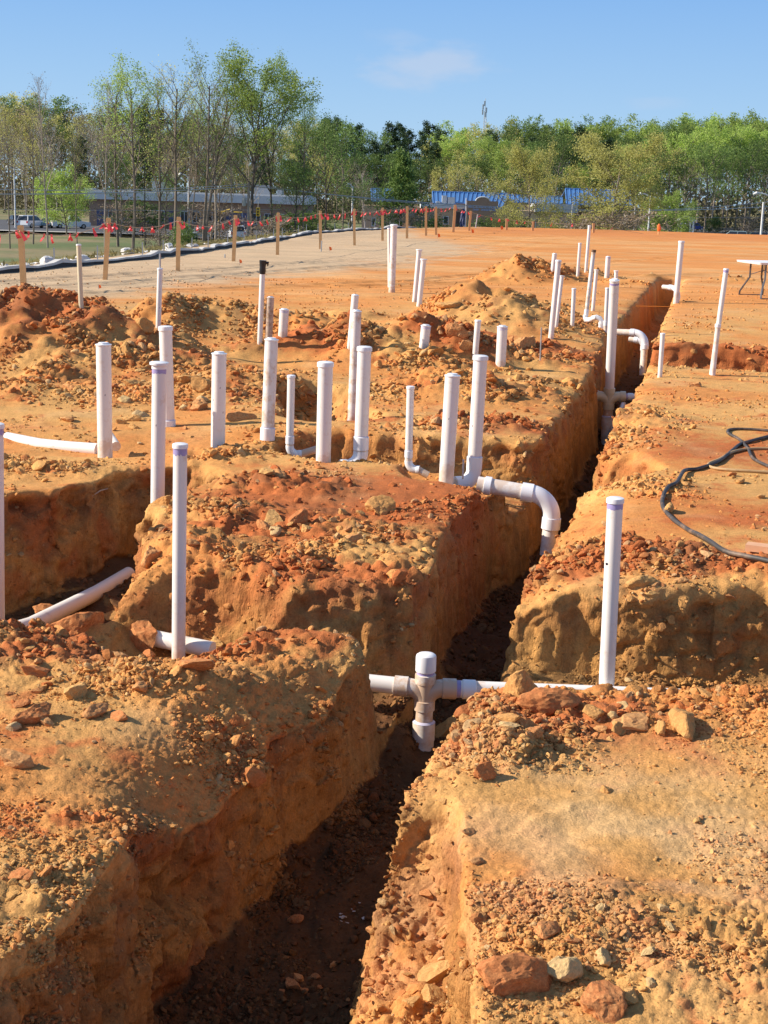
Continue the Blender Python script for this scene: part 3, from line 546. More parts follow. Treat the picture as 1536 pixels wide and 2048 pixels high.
# ------------------------------------------------------------------ clods and crumbs
def ico(sub):
    import bmesh
    bm = bmesh.new(); bmesh.ops.create_icosphere(bm, subdivisions=sub, radius=1); bm.verts.ensure_lookup_table()
    v = np.array([p.co[:] for p in bm.verts], np.float32); f = np.array([[q.index for q in p.verts] for p in bm.faces], np.int32); bm.free(); return v, f
def clod_shape(sub, seed, rough=.06, cuts=9, flat=.75):
    v, f = ico(sub); rs = np.random.RandomState(seed)
    v = v*1.25
    for k in range(cuts):                      # chop with planes: angular broken lumps
        n = rs.normal(size=3); n /= np.linalg.norm(n); d = rs.uniform(.55, .95); s = v@n-d; v = v-np.outer(np.maximum(s, 0), n)*.93
    v *= np.array([rs.uniform(.85, 1.25), rs.uniform(.75, 1.05), rs.uniform(.5, .85)*flat/.75])
    if sub > 1:
        nn = v/np.linalg.norm(v, axis=1)[:, None]; o = seed*3.1
        v = v+nn*(rough*fbm(v[:, 0]+o, v[:, 1], v[:, 2], 1.8, 4 if sub > 3 else 3, seed, .6))[:, None]
        if sub > 3:
            a, b = worley(v[:, 0]*4+o, v[:, 1]*4, v[:, 2]*4, seed); v = v+nn*(.05*(np.minimum(b-a, .4)-.15))[:, None]
            a, b = worley(v[:, 0]*10+o, v[:, 1]*10, v[:, 2]*10, seed); v = v+nn*(.025*(np.minimum(b-a, .4)-.15))[:, None]
    return v.astype(np.float32), f
rs = np.random.RandomState(11)
x, y, z = P.T
slope_ok = sstep(.35, .6, Nn[:, 2])
infr = (np.abs(x/y-.0) < .405)
fogy = sstep(30, 16, y)
dens = (.16+.9*np.clip(rough, 0, 1.2)**1.4+.6*Wm*(z < -.4)*.6)*slope_ok*infr*(.42+.58*fogy)*(1-.75*smoothpatch)
cl = sstep(-.15, .45, fbm(x, y, None, 1.6, 3, 91))        # crumbs gather in drifts
dens *= (.06+cl**1.5)*(1+.9*fg)
dens *= sstep(44, 36, y)
NCR = 145000
idx = rs.choice(len(P), NCR, p=dens/dens.sum())
pp = P[idx]+rs.normal(size=(NCR, 3))*np.array([.004, .012, 0]); yy = pp[:, 1]
px_size = np.exp(rs.normal(.35, .52, NCR))*1.05            # radius, in pixels of a 1024-high picture at that distance
sz = np.clip(px_size*yy/1450, .0022, .035+.012*np.clip(rough[idx], 0, 1.2)+.0*yy)
sz *= (.6+.55*np.clip(rough[idx], 0, 1.1))
variants = [clod_shape(1, 100+k, cuts=5) for k in range(14)]
bigv = [clod_shape(2, 200+k, rough=.12, cuts=7) for k in range(10)]
var = rs.randint(0, 10**6, NCR); a = rs.uniform(0, 6.283, NCR); tl = rs.normal(0, .5, (NCR, 2))
soilc = C[idx]
tint = rs.rand(NCR)
cc = soilc.copy()
cc[tint < .22] = .5*cc[tint < .22]+.5*RED; cc[tint > .80] = .5*cc[tint > .80]+.5*TAN*1.08; m_ = (tint > .66) & (tint < .76); cc[m_] = .45*cc[m_]+.55*col(.54, .38, .19)
fm = Wm[idx] > .5; cc[fm] = .75*soilc[fm]+.25*cc[fm]; cc *= rs.uniform(.85, 1.15, NCR)[:, None]
VV = []; FF = []; CCc = []; off = 0
isbig = px_size > 2.6
for lib, mask in ((variants, ~isbig), (bigv, isbig)):
    ids0 = np.where(mask)[0]
    for k, (bv, bf) in enumerate(lib):
        ii = ids0[var[ids0] % len(lib) == k]; n = len(ii)
        if not n: continue
        ca_, sa_ = np.cos(a[ii]), np.sin(a[ii]); s = sz[ii][:, None]
        X = bv[None, :, 0]*s; Y = bv[None, :, 1]*s; Z = bv[None, :, 2]*s
        Z2 = Z+X*tl[ii, :1]*.6+Y*tl[ii, 1:]*.6
        X2 = X*ca_[:, None]-Y*sa_[:, None]; Y2 = X*sa_[:, None]+Y*ca_[:, None]
        v = np.stack([X2+pp[ii, :1], Y2+pp[ii, 1:2], Z2+pp[ii, 2:3]+s*.08], -1).reshape(-1, 3)
        f = (bf[None]+(np.arange(n)*len(bv))[:, None, None]).reshape(-1, 3)+off; off += len(v)
        VV.append(v); FF.append(f); CCc.append(np.repeat(cc[ii], len(bv), axis=0))
cr = np_mesh('dirt_crumbs', np.concatenate(VV).ravel(), np.concatenate(FF).ravel(), 3, M['soil'], False)
ca = cr.data.color_attributes.new('soil', 'FLOAT_COLOR', 'POINT'); CA = np.concatenate(CCc)
ca.data.foreach_set('color', np.concatenate([CA, np.ones((len(CA), 1))], 1).astype(np.float32).ravel())
tag(cr, 'loose crumbs and small lumps of orange clay scattered over the banks', 'crumbs', kind='stuff')
print('crumbs', round(time.time()-T0, 1))
# individual clods
hero = []
def clod_mesh(sub, seed, mat, **k):
    v, f = clod_shape(sub, seed, **k); me = np_mesh('dirt_clod', v.ravel(), f.ravel(), 3, mat, sub < 4 and False)
    me_d = me.data; bpy.data.objects.remove(me); return me_d
lib = {c: [clod_mesh(4, 300+k+{'clod_tan': 0, 'clod_red': 40, 'clod_grey': 80}[c], M[c], rough=.10) for k in range(7)] for c in ('clod_tan', 'clod_red', 'clod_grey')}
def put_clod(px, py, wpx, mat, label, k=None, flat=1.0, rot=None, sink=.25, group='clods of clay on the banks', stretch=1.0):
    p = hit(px, py+wpx*.22); r_ = .5*wpx*p.y/F/1.05
    o = bpy.data.objects.new('dirt_clod', lib[mat][(k if k is not None else int(px*7+py)) % 7]); COL.objects.link(o)
    o.location = (p.x, p.y+r_*.5, p.z+r_*(.55*flat-sink)); o.scale = (r_*stretch, r_*.9, r_*flat)
    o.rotation_euler = (rs.normal(0, .25), rs.normal(0, .25), rs.uniform(0, 6.28) if rot is None else rot)
    return tag(o, label, 'clod', group)
HERO = [  # px, py, width px, colour, label, flatness
    (1030, 1960, 150, 'clod_red', 'largest flat red clay slab at the bottom right beside the cut bank', .95),
    (1122, 1950, 66, 'clod_grey', 'upright pale grey stone leaning right of the largest red slab', 1.7),
    (1205, 2005, 118, 'clod_red', 'wide red clod at the bottom edge, right of the pale upright stone', .9),
    (1262, 1990, 56, 'clod_tan', 'tan clod against the right side of the wide red clod at the bottom edge', 1.0),
    (878, 1945, 66, 'clod_tan', 'yellow tan clod on the trench ledge left of the largest red slab', .9),
    (868, 1995, 52, 'clod_tan', 'blocky tan clod just below the yellow clod on the trench ledge', 1.0),
    (1097, 1860, 66, 'clod_red', 'dark orange clod lying above the largest red slab', .8),
    (1205, 1918, 50, 'clod_grey', 'round grey tan clod right of the pale upright stone', .95),
    (1198, 1818, 34, 'clod_grey', 'small grey stone alone on the scraped bank above the rock cluster', .8),
    (1288, 1845, 40, 'clod_red', 'orange red clod on the right bank above the small grey clods', .8),
    (1340, 1850, 34, 'clod_grey', 'grey clod beside the orange red clod on the right bank', .8),
    (1285, 1925, 48, 'clod_red', 'low red clod right of the round grey tan clod', .7),
    (1250, 1870, 38, 'clod_grey', 'pale clod in the middle of the small clod cluster at lower right', .8),
    (1370, 1870, 26, 'clod_red', 'small bright red clod at right of the lower cluster', .8),
    (785, 1920, 36, 'clod_tan', 'small tan clod low on the ledge beside the shaded trench', .7),
    (822, 2000, 40, 'clod_tan', 'long tan clod at the bottom edge of the ledge', .6),
    (1130, 1820, 24, 'clod_tan', 'small tan clod above the dark orange clod', .8),
    (968, 1545, 52, 'clod_red', 'upright flat red clod on the crest of the right bank', 1.3),
    (1100, 1400, 108, 'clod_red', 'large red clod heaped in front of the right lateral pipe', .9),
    (1042, 1385, 84, 'clod_tan', 'large tan clod left of the big red clod by the lateral pipe', 1.15),
    (1190, 1425, 42, 'clod_tan', 'round tan clod at the foot of the near right riser', .9),
    (1268, 1440, 92, 'clod_red', 'broad layered red clod right of the near right riser', .65),
    (1372, 1445, 92, 'clod_tan', 'big knobbly tan clod furthest right on the crest', .8),
    (1322, 1460, 34, 'clod_tan', 'small upright clod between the broad red and the knobbly tan clods', 1.2),
    (900, 1455, 60, 'clod_tan', 'pale angular clod nearest the trench lip by the capped cross fitting', .9),
    (1020, 1430, 60, 'clod_tan', 'tan clod below the large tan clod by the lateral pipe', .7),
    (1110, 1440, 22, 'clod_red', 'small round red clod below the large red clod', .9),
    (1150, 1500, 40, 'clod_tan', 'greyish clod on the slope under the near right riser', .6),
    (1215, 1580, 28, 'clod_tan', 'small pale clod standing on the open right bank', .9),
    (1395, 1640, 24, 'clod_tan', 'small tan clod on the far right of the open bank', .9),
    (25, 1520, 62, 'clod_red', 'orange red clod alone on the near left bank with a long shadow', .9),
    (38, 1748, 58, 'clod_red', 'reddish lump on the brink of the near left bank', .7),
    (145, 1385, 56, 'clod_tan', 'round brown clod on top of the red heap at left', 1.0),
    (60, 1432, 70, 'clod_red', 'dark red block low in the left heap', .9),
    (185, 1420, 58, 'clod_red', 'red block right of the dark block in the left heap', .8),
    (70, 1335, 70, 'clod_red', 'long flat red clod across the left heap', .6),
    (240, 1335, 54, 'clod_tan', 'curled flat clod at the right end of the left heap', .6),
    (285, 1372, 50, 'clod_red', 'brownish block at the foot of the near left riser', .8),
    (235, 1430, 44, 'clod_red', 'red clod in the lower right of the left heap', .8),
    (150, 1250, 90, 'clod_red', 'huge red lump crowning the left mound beside the pit', .9),
    (95, 1225, 60, 'clod_red', 'crumbly red lump on the left shoulder of the pit mound', .9),
    (225, 1225, 54, 'clod_tan', 'tan ledge clod right of the lump crowning the pit mound', .6),
    (300, 1110, 60, 'clod_red', 'blocky red clod on the pit rim under the tall flanged riser', .9),
    (28, 1455, 34, 'clod_grey', 'small grey green clod at the left edge below the heap', .8),
    (276, 1268, 84, 'clod_red', 'lumpy red clod leaning on the left end of the pipe by the nearest left riser', 1.1),
    (430, 1275, 54, 'clod_tan', 'pale tan clod on the bank right of the near left riser', .6),
    (490, 1282, 46, 'clod_grey', 'grey flat clod beside the pale tan clod on the left bank', .5),
    (378, 1320, 82, 'clod_red', 'long flat clod in front of the near left riser', .5),
    (760, 1012, 62, 'clod_tan', 'flat topped clod alone on the red bank in the middle', .8),
    (598, 1035, 46, 'clod_red', 'red brown clod on the clod drift left of the middle bank', .9),
    (545, 1035, 46, 'clod_tan', 'tan clod on the drift left of the middle bank', .7),
    (530, 1050, 36, 'clod_red', 'small dark clod at the end of the drift on the middle bank', .8),
    (615, 1055, 30, 'clod_tan', 'small tan clod at the right foot of the drift', .8),
    (705, 1075, 36, 'clod_red', 'single red clod on the slope below the flat topped clod', .7),
    (560, 945, 42, 'clod_red', 'rounded red clod beside its small twin behind the red bank', .7),
    (532, 942, 30, 'clod_tan', 'smaller clod left of the rounded red clod', .8),
    (638, 933, 20, 'clod_red', 'tiny red clod at the foot of the thick middle riser', .9),
    (385, 1085, 28, 'clod_red', 'red clod just right of the tall flanged riser', .9),
    (262, 835, 34, 'clod_tan', 'tan block in the rubble between two left risers', 1.0),
    (270, 765, 40, 'clod_tan', 'round tan clod behind the far left riser', .9),
    (145, 772, 42, 'clod_red', 'red clod lying on the flat strip at left', .7),
    (375, 755, 56, 'clod_tan', 'wide clod between the two left risers', .7),
    (410, 770, 52, 'clod_tan', 'large pale clod touching the middle left riser', 1.1),
    (395, 810, 46, 'clod_red', 'large red clod below the pale clod by the middle left riser', 1.0),
    (135, 835, 36, 'clod_red', 'red block in the slope of rubble at far left', .8),
    (480, 830, 50, 'clod_red', 'red brown clod right of the middle left riser', .7),
    (1070, 930+10, 1, 'clod_red', None, 1),
    (290, 655, 36, 'clod_tan', 'tall tan clod beside the dark spoil mound', 1.5),
    (1050, 690, 46, 'clod_red', 'rounded red clod in front of the leaning thin risers', 1.1),
    (910, 665, 40, 'clod_red', 'dark red clod on the spoil by the short stub', 1.2),
    (935, 690, 32, 'clod_red', 'small red clod right of the short stub', 1.0),
    (870, 700, 36, 'clod_tan', 'tan clod at the foot of the short stub', .7),
    (900, 600, 52, 'clod_tan', 'slab of tan clay tilted on the smooth mound', .5),
    (1020, 680, 24, 'clod_red', 'red clod touching the short wide riser', .9),
    (1075, 640+5, 1, 'clod_red', None, 1),
    (1285, 1165, 44, 'clod_tan', 'pale tan clod on the right bank near the thick riser', .9),
    (1305, 1185, 28, 'clod_tan', 'small tan clod below the pale one on the right bank', 1.0),
    (1345, 1240, 40, 'clod_tan', 'brown clod on the brink of the right lateral trench', .9),
    (1455, 1185, 34, 'clod_red', 'red clod at far right on the bank edge', .7),
    (1250, 1130, 40, 'clod_red', 'red clod right behind the near right riser', .8),
    (1340, 1018, 34, 'clod_tan', 'tan and red clod inside the bend of the black hose', .9),
    (1482, 962, 22, 'clod_tan', 'small clod casting a shadow between the two hoses', .9),
    (1465, 948, 20, 'clod_red', 'small clod touching the clay coated hose', .9),
    (1522, 993, 18, 'clod_tan', 'small pointed pale clod at the right edge near the board', 1.0),
    (1392, 768, 26, 'clod_red', 'small red clod at the base of the far right riser', .8),
    (330, 1000, 40, 'clod_tan', 'brown clod right of the flanged riser on the pit rim', .8),
]
for (a_, b_, w_, m_, lab, fl_) in HERO:
    if lab: put_clod(a_, b_, w_, m_, lab, flat=fl_, rot=(0.4 if 'slab' in lab else None), stretch=1.1)
# medium clods: the many alike lumps of each heap
zones = [(90, 1330, 190, 70, 34, 'red', 'middling red clod in the heap at the left of the pit', 'middling clods in the left heap'),
         (1090, 1440, 170, 55, 42, 'mix', 'middling clod in the row heaped before the right lateral pipe', 'middling clods along the right crest'),
         (1250, 1900, 200, 90, 26, 'mix', 'middling clod in the loose cluster at the lower right', 'middling clods at the lower right'),
         (860, 1800, 70, 150, 16, 'tan', 'middling clod on the ledge inside the trench', 'middling clods on the trench ledge'),
         (1350, 1180, 170, 40, 22, 'red', 'middling clod along the rim of the right lateral trench', 'middling clods on the right rim'),
         (560, 1040, 120, 30, 14, 'mix', 'middling clod in the drift on the middle bank', 'middling clods on the middle bank'),
         (300, 800, 260, 70, 44, 'mix', 'middling clod in the rubble around the left risers', 'middling clods in the left rubble'),
         (650, 1950, 120, 130, 14, 'floor', 'dull clod on the shaded trench floor', 'clods on the trench floor')]
for (cx, cy, sx, sy, n, kind, lab, grp) in zones:
    for i in range(n):
        ppx = cx+rs.normal()*sx*.6; ppy = cy+rs.normal()*sy*.6
        if not (5 < ppx < 1530 and ppy < 2040): continue
        mt = {'floor': ['clod_red']*4, 'red': ['clod_red']*3+['clod_tan'], 'tan': ['clod_tan']*3+['clod_red'], 'mix': ['clod_tan', 'clod_red', 'clod_tan', 'clod_grey']}[kind][i % 4]
        put_clod(ppx, ppy, (13+24*rs.rand()**2)*(1.15 if cy > 1200 else .8), mt, lab, k=i, flat=rs.uniform(.6, 1.0), group=grp)
print('clods', round(time.time()-T0, 1))
# ------------------------------------------------------------------ plastic pipes
def cyl_between(mb, a, b, r, n=28): return mb.tube([a, b], r, n)
def arc(c, a, b, r, n=9):          # from c+a*r to c+b*r, a and b perpendicular unit vectors, centre c
    return [c+(a*math.cos(t)+b*math.sin(t))*r for t in [math.pi/2*i/(n-1) for i in range(n)]]
def add_cap(root, top, ax, r, style, mat='cap'):
    if style == 'cap':
        m = MB(); m.tube([top-ax*r*.30, top-ax*r*.28, top+ax*r*.12, top+ax*r*.30, top+ax*r*.40], [r*1.02, r*1.13, r*1.13, r*1.10, r*.86], 28); m.build('cap', M[mat], root, True)
    elif style == 'plug':
        m = MB(); m.tube([top-ax*r*.02, top+ax*r*.10, top+ax*r*.14], [r*1.09, r*1.09, r*.98], 28); m.tube([top+ax*r*.14, top+ax*r*.34], [r*.74, r*.66], 24); m.build('cap', M[mat], root, True)
    elif style == 'flange':
        m = MB(); m.tube([top-ax*r*.75, top-ax*r*.74, top-ax*r*.22, top-ax*r*.2], [r*1.0, r*1.07, r*1.07, r*1.0], 28); m.tube([top-ax*r*.22, top-ax*r*.16, top+ax*r*.14, top+ax*r*.22], [r*1.12, r*1.36, r*1.36, r*1.24], 28); m.build('cap', M[mat], root, True)
    elif style == 'dome':
        m = MB(); h = r*2.2; m.tube([top-ax*h, top-ax*(h-.005), top-ax*r*.45, top-ax*r*.22, top-ax*r*.06, top], [r*1.05, r*1.18, r*1.18, r*1.12, r*.9, r*.55], 32); m.build('cap', M[mat], root, True)
    elif style == 'open':
        m = MB(); m.tube([top-ax*.02, top+ax*.02], [r*1.12, r*1.16], 16); m.build('rim', M['brownopen'], root, True)
def riser(label, top, bot, d, wpx, cap='cap', primer=None, coupling=None, elbow=None, mat='pvc', group='vertical white drain risers', bury=.25, name='pipe_riser', ptop=None, marks=0, tip=None, cat='pipe'):
    if d >= 13 and not elbow and not coupling and ptop is None and bury < .5:
        hd_ = hit(*bot).y
        if .72 < hd_/d < 1.4: d = hd_+.02
    T = atd(top[0], top[1], d if ptop is None else ptop); B = atd(bot[0], bot[1], d); r = wpx*d/F/2
    root = empty(name, (B.x, B.y, B.z), label, cat, group); o = Vector(B); T = T-o; Z = Vector((0, 0, 0)); ax = (T-Z).normalized()
    lo = Z-ax*(0 if elbow else bury if coupling else max(bury, min(1.2, B.z-gz(B.x, B.y)[0]+.12)))
    pm = MB(); pm.tube([lo, T], r, 28); pm.build('pipe', M[mat], root, True)
    if cap: add_cap(root, T, ax, r, cap, 'cap' if mat != 'pvc_brown' else 'pvc_dirty')
    if primer:
        m = MB(); n = 28; q0 = .75; vs = []; prng = random.Random(int(top[0]))
        pts = [T-ax*r*(.30 if cap == 'cap' else .0), T-ax*r*(.30+primer)]
        m.tube(pts, r*1.012, n, False)
        for k in range(n): 
            v = Vector(m.v[n+k])+ax*r*prng.uniform(-.12, .25); m.v[n+k] = tuple(v)
        m.build('primer_band', M['primer' if primer > .5 else 'primer_pale'], root, True)
    if coupling is not None:            # socket ring, heights in metres above the base
        for (h0, h1) in coupling:
            m = MB(); m.tube([ax*h0, ax*(h0+.004), ax*(h1-.004), ax*h1], [r*1.01, r*1.14, r*1.14, r*1.01], 28); m.build('coupling', M['cap'], root, True)
            m = MB(); m.tube([ax*h1, ax*(h1+r*.16)], r*1.012, 28, False); m.build('primer_band', M['primer_pale'], root, True)
    if elbow:                            # quarter bend then a run along a direction (world xy) of given length
        dx, dy, L, dz = elbow; e = Vector((dx, dy, 0)).normalized(); R_ = r*2.1; c = Z+e*R_
        pts = [Z+ax*r*.2]+arc(c, -e, Vector((0, 0, -1)), R_)
        m = MB(); m.tube(pts, r*1.10, 28); m.build('elbow', M['cap'], root, True)
        p1 = pts[-1]; m = MB(); m.tube([p1, p1+e*.004, p1+e*r*1.0], [r*1.10, r*1.18, r*1.18], 28); m.build('hub', M['cap'], root, True)
        m = MB(); m.tube([p1+e*r*.5, p1+e*L+Vector((0, 0, dz))], r, 28); m.build('buried_run', M['pvc_dirty'], root, True)
    for k in range(marks):               # small printed and scuffed marks on the wall of the pipe
        h = (T-Z).length*(.35+.4*((k*37+int(top[0])) % 10)/10); an = -1.2+.5*((int(top[1])+k*13) % 5)
        m = MB(); side = Vector((math.sin(an), -math.cos(an), 0)); tt = ax.cross(side).normalized()
        c0 = ax*h+side*r*1.004; m.add([c0-tt*.003, c0+tt*.002, c0+tt*.003+ax*.016, c0-tt*.001+ax*.012], [(0, 1, 2, 3)]); m.build('scuff', M['print'], root)
    return root
G4 = 'wide white drain risers'; G2 = 'slim white drain risers'; GB = 'far thin white risers'
riser('wide riser at the far left, standing right of a half buried pipe', (207, 690), (210, 893), 11.3, 30, 'plug', group=G4, marks=2)
riser('tall riser with a wide white flange and purple ring, rising from the left pit', (318.5, 727), (314, 1095), 10.25, 28.5, 'flange', primer=1.1, group=G4, marks=1)
riser('nearest left riser, with a white cap above a thick purple band', (360.5, 892), (357, 1312), 7.35, 28.5, 'cap', primer=.95, group=G4)
riser('riser behind the flanged one, its base turning down in a white elbow', (331, 657), (337, 862), 12.7, 26, 'cap', group=G4, coupling=[(.0, .10)], elbow=(1, .3, .05, -.1), marks=2)
riser('lone wide riser right of the flanged one, with dark scuffs on its side', (438.5, 708), (435.5, 912), 11.4, 29, 'plug', group=G4, marks=3)
riser('wide riser on a coupling whose elbow turns left into the dirt', (543, 680), (534.5, 885), 12.2, 26.5, 'plug', group=G4, coupling=[(.02, .13)], elbow=(-1, -.55, .20, -.03), mat='pvc_dirty')
riser('slim riser bent at its foot into a white hook lying on the clay', (582.5, 753), (579.5, 893), 11.7, 15.5, 'cap', group=G2, coupling=[(.02, .09)], elbow=(1, .1, .24, .07))
riser('wide clean riser standing on the edge of the red bank', (651, 729), (646.5, 922), 11.0, 30, 'cap', group=G4)
riser('wide riser with purple ringed coupling, right of the clean one', (729, 698), (721.5, 905), 11.4, 27.5, 'cap', group=G4, coupling=[(.02, .13)], elbow=(-1, -.35, .08, -.03), mat='pvc')
riser('tall dirty riser directly behind the ringed one, its foot elbow pointing left', (713, 623), (704.5, 845), 13.2, 20, 'flange' and 'plug', group=G4, elbow=(-1, -.2, .12, -.05), mat='pvc_dirty', coupling=[(-.02, .02)])
riser('short capped pipe top rising behind the tall dirty riser', (710.5, 591), (701, 697), 18.5, 14.5, 'plug', group=G4)
riser('slim riser with a small elbow at its foot, in front of the branch trench', (821, 775), (817, 923), 11.3, 15, 'cap', group=G2, coupling=[(.03, .09)], elbow=(1, -.2, .10, -.04))
riser('wide riser with a small black dot, at the corner of the red bank', (905, 752), (893.5, 940), 10.9, 30, 'plug', group=G4, marks=1)
riser('wide riser on a large coupling beside the pipe that crosses into the trench', (961, 716), (948, 938), 11.1, 28, 'cap', group=G4, coupling=[(.0, .10)], elbow=(-1, -.5, .12, -.03), marks=1)
riser('short stub half hidden in the spoil heap in the middle', (852, 652), (847.5, 696), 17.2, 19.5, 'plug', primer=.3, group=G4)
riser('short wide riser with a purple streak, before the leaning thin pair', (1005, 654), (1001, 731), 15.8, 20.5, 'plug', primer=.35, group=G4)
riser('slim capped riser just behind the large coupling riser', (956, 642), (950, 716), 16.5, 12, 'cap', group=G2)
riser('short wide riser with purple tinted side behind the left rubble', (568.5, 620), (565.5, 672), 17.8, 18.5, 'plug', primer=.3, group=G4)
riser('clay smeared brown pipe next to the black taped one', (541, 595), (537, 690), 17.6, 14.5, 'plug', group=G4, mat='pvc_brown')
t = riser('slim riser wrapped in black tape at its tip', (525, 545), (519.5, 688), 17.6, 10.5, None, group=G2)
b0 = Vector(t.location); TT = atd(525, 545, b0.y)-b0; aa = TT.normalized(); TP = TT+aa*.145
m = MB(); m.tube([TT-aa*.02, TT+aa*.02, TT+aa*.06, TT+aa*.11, TP], [.034, .040, .037, .042, .044], 12); m.tube([TP-aa*.035+Vector((.02, 0, 0)), TP+Vector((.062, 0, -.028)), TP+Vector((.058, 0, -.07))], [.022, .02, .006], 8); m.build('tape_wrap', M['tape'], t, True)
t = riser('slim riser with a thin metal rod sticking out of its top', (320, 538), (316.5, 658), 18.5, 10.5, 'cap', group=G2, marks=1)
b0 = Vector(t.location); TT = atd(320, 538, b0.y)-b0; m = MB(); m.tube([TT, TT+Vector((0, 0, .18))], .011, 8); m.build('rod', M['steel'], t, True)
riser('beige capped pipe standing behind the dark spoil mound', (157.5, 490), (162.5, 618), 20.5, 9.5, 'cap', group=None, mat='beige')
riser('left and thinner of the close pair of tall risers on the open pad', (778.5, 457), (779, 575), 28.0, 7, 'cap', group=GB)
riser('right and thicker of the close pair of tall risers on the open pad', (788, 451), (783.5, 585), 25.5, 12.8, 'cap', group=GB, mat='pvc_dirty')
riser('left of two flat capped risers near the tall pair', (838.5, 500), (829, 604), 24.5, 9.5, 'flange', group=GB)
riser('right of two flat capped risers near the tall pair', (847.5, 519), (838, 613), 23.5, 10.5, 'flange', group=GB)
riser('short pipe standing on the right foot of the far brown mound', (1109.5, 508), (1105.5, 543), 33.5, 9.5, 'plug', group=GB)
riser('long leaning riser in front of a second leaning one', (1117, 522), (1101.5, 678), 18.3, 11, 'cap', group=GB)
riser('thin leaning riser half hidden behind the long leaning one', (1124, 552), (1112, 655), 20.5, 7.5, 'flange', group=GB)
riser('short thin capped riser between the leaning pair and the elbowed one', (1148, 578), (1144.5, 652), 19.5, 8.3, 'cap', group=GB)
riser('tallest far thin riser reaching above the pad crest', (1179, 452), (1171.5, 545), 34.0, 6.2, 'cap', group=GB)
riser('thin riser just left of the tallest far one', (1160, 487), (1155, 554), 33.0, 6.2, 'cap', group=GB)
riser('long thin riser with a brown open tip above a twin elbow fitting', (1187.5, 502), (1172.5, 628), 23.4, 8.2, 'open', group=GB, coupling=[(-.03, .07)], mat='pvc_dirty')
riser('thin riser right of the brown tipped one', (1193, 540), (1185.5, 622), 21.5, 7.2, 'flange', group=GB)
riser('short wide far pipe right of the long thin ones', (1216.5, 514), (1213.5, 556), 31.5, 9.8, 'plug', primer=.3, group=GB)
riser('flat capped pipe top peeping up behind the big cross riser', (1232.5, 542), (1231, 575), 27.5, 7.5, 'flange', primer=.5, group=GB)
riser('slim riser hugging the left side of the big cross riser', (1215, 577), (1211.5, 652), 23.0, 8.5, 'cap', group=GB, coupling=[(.0, .08)])
riser('lone tall leaning riser at the far end of the main trench', (1363, 484), (1353, 590), 31.0, 11, 'cap', group=GB, bury=.9)
riser('small capped riser on the right bank beside the cross trench', (1325.5, 668), (1319.5, 755), 17.1, 9.3, 'cap', group=GB)
t = riser('far right leaning riser joined by a coupling at mid height', (1452.5, 539), (1437, 650), 17.6, 10, 'cap', primer=.9, group=GB, bury=.6)
b0 = Vector(t.location); q = atd(1425, 753, b0.y-.05)-b0; q0 = atd(1436, 650, b0.y-.05)-b0; m = MB(); m.tube([q-Vector((0, 0, .25)), q, q0], .031, 20); m.build('lower_pipe', M['pvc'], t, True)
m = MB(); m.tube([q0-(q0-q).normalized()*.03, q0-(q0-q).normalized()*.028, q0+(q0-q).normalized()*.012], [.031, .037, .037], 20); m.build('coupling', M['cap'], t, True)
t = riser('nearest right riser, with a black dot and a purple ring under its cap', (1230.5, 1001), (1211, 1412), 7.0, 32.5, 'cap', primer=.75, group=G4, marks=0, bury=.15)
b0 = Vector(t.location); pz = atd(1213.5, 1128, 6.955)-b0; m = MB(); m.tube([pz+Vector((0, .004, 0)), pz-Vector((0, .0035, 0))], .0065, 10); m.build('dot', M['print'], t)
# fine print running along the pipe
m = MB()
for k in range(16):
    a0 = atd(1228-.012*k*4, 1030+k*4, 6.948)-b0; m.box(a0, (.003, .003, .006))
m.build('printed_text', M['pvc_dirty'], t)
riser('riser cut by the left picture edge, nearer one with a purple band', (-8, 852), (-5, 1275), 8.6, 30, 'cap', primer=.9, group=G4)

def pipe_run(name, label, pts, r, mat='pvc', hubs=(), cat='pipe', group=None, primer=()):
    o = Vector(pts[0]); root = empty(name, o, label, cat, group)
    m = MB(); m.tube([Vector(p)-o for p in pts], r, 28); m.build('pipe', M[mat], root, True)
    L = [Vector(p)-o for p in pts]
    for t_, ln in hubs:
        i = min(int(t_), len(L)-2); f_ = t_-i; c = L[i].lerp(L[i+1], f_); d = (L[i+1]-L[i]).normalized()
        m = MB(); m.tube([c-d*ln/2, c-d*(ln/2-.003), c+d*(ln/2-.003), c+d*ln/2], [r*1.02, r*1.16, r*1.16, r*1.02], 28); m.build('coupling', M['cap'], root, True)
    for t_, ln in primer:
        i = min(int(t_), len(L)-2); f_ = t_-i; c = L[i].lerp(L[i+1], f_); d = (L[i+1]-L[i]).normalized()
        m = MB(); m.tube([c-d*ln/2, c+d*ln/2], r*1.012, 28, False); m.build('primer_band', M['primer'], root, True)
    return root
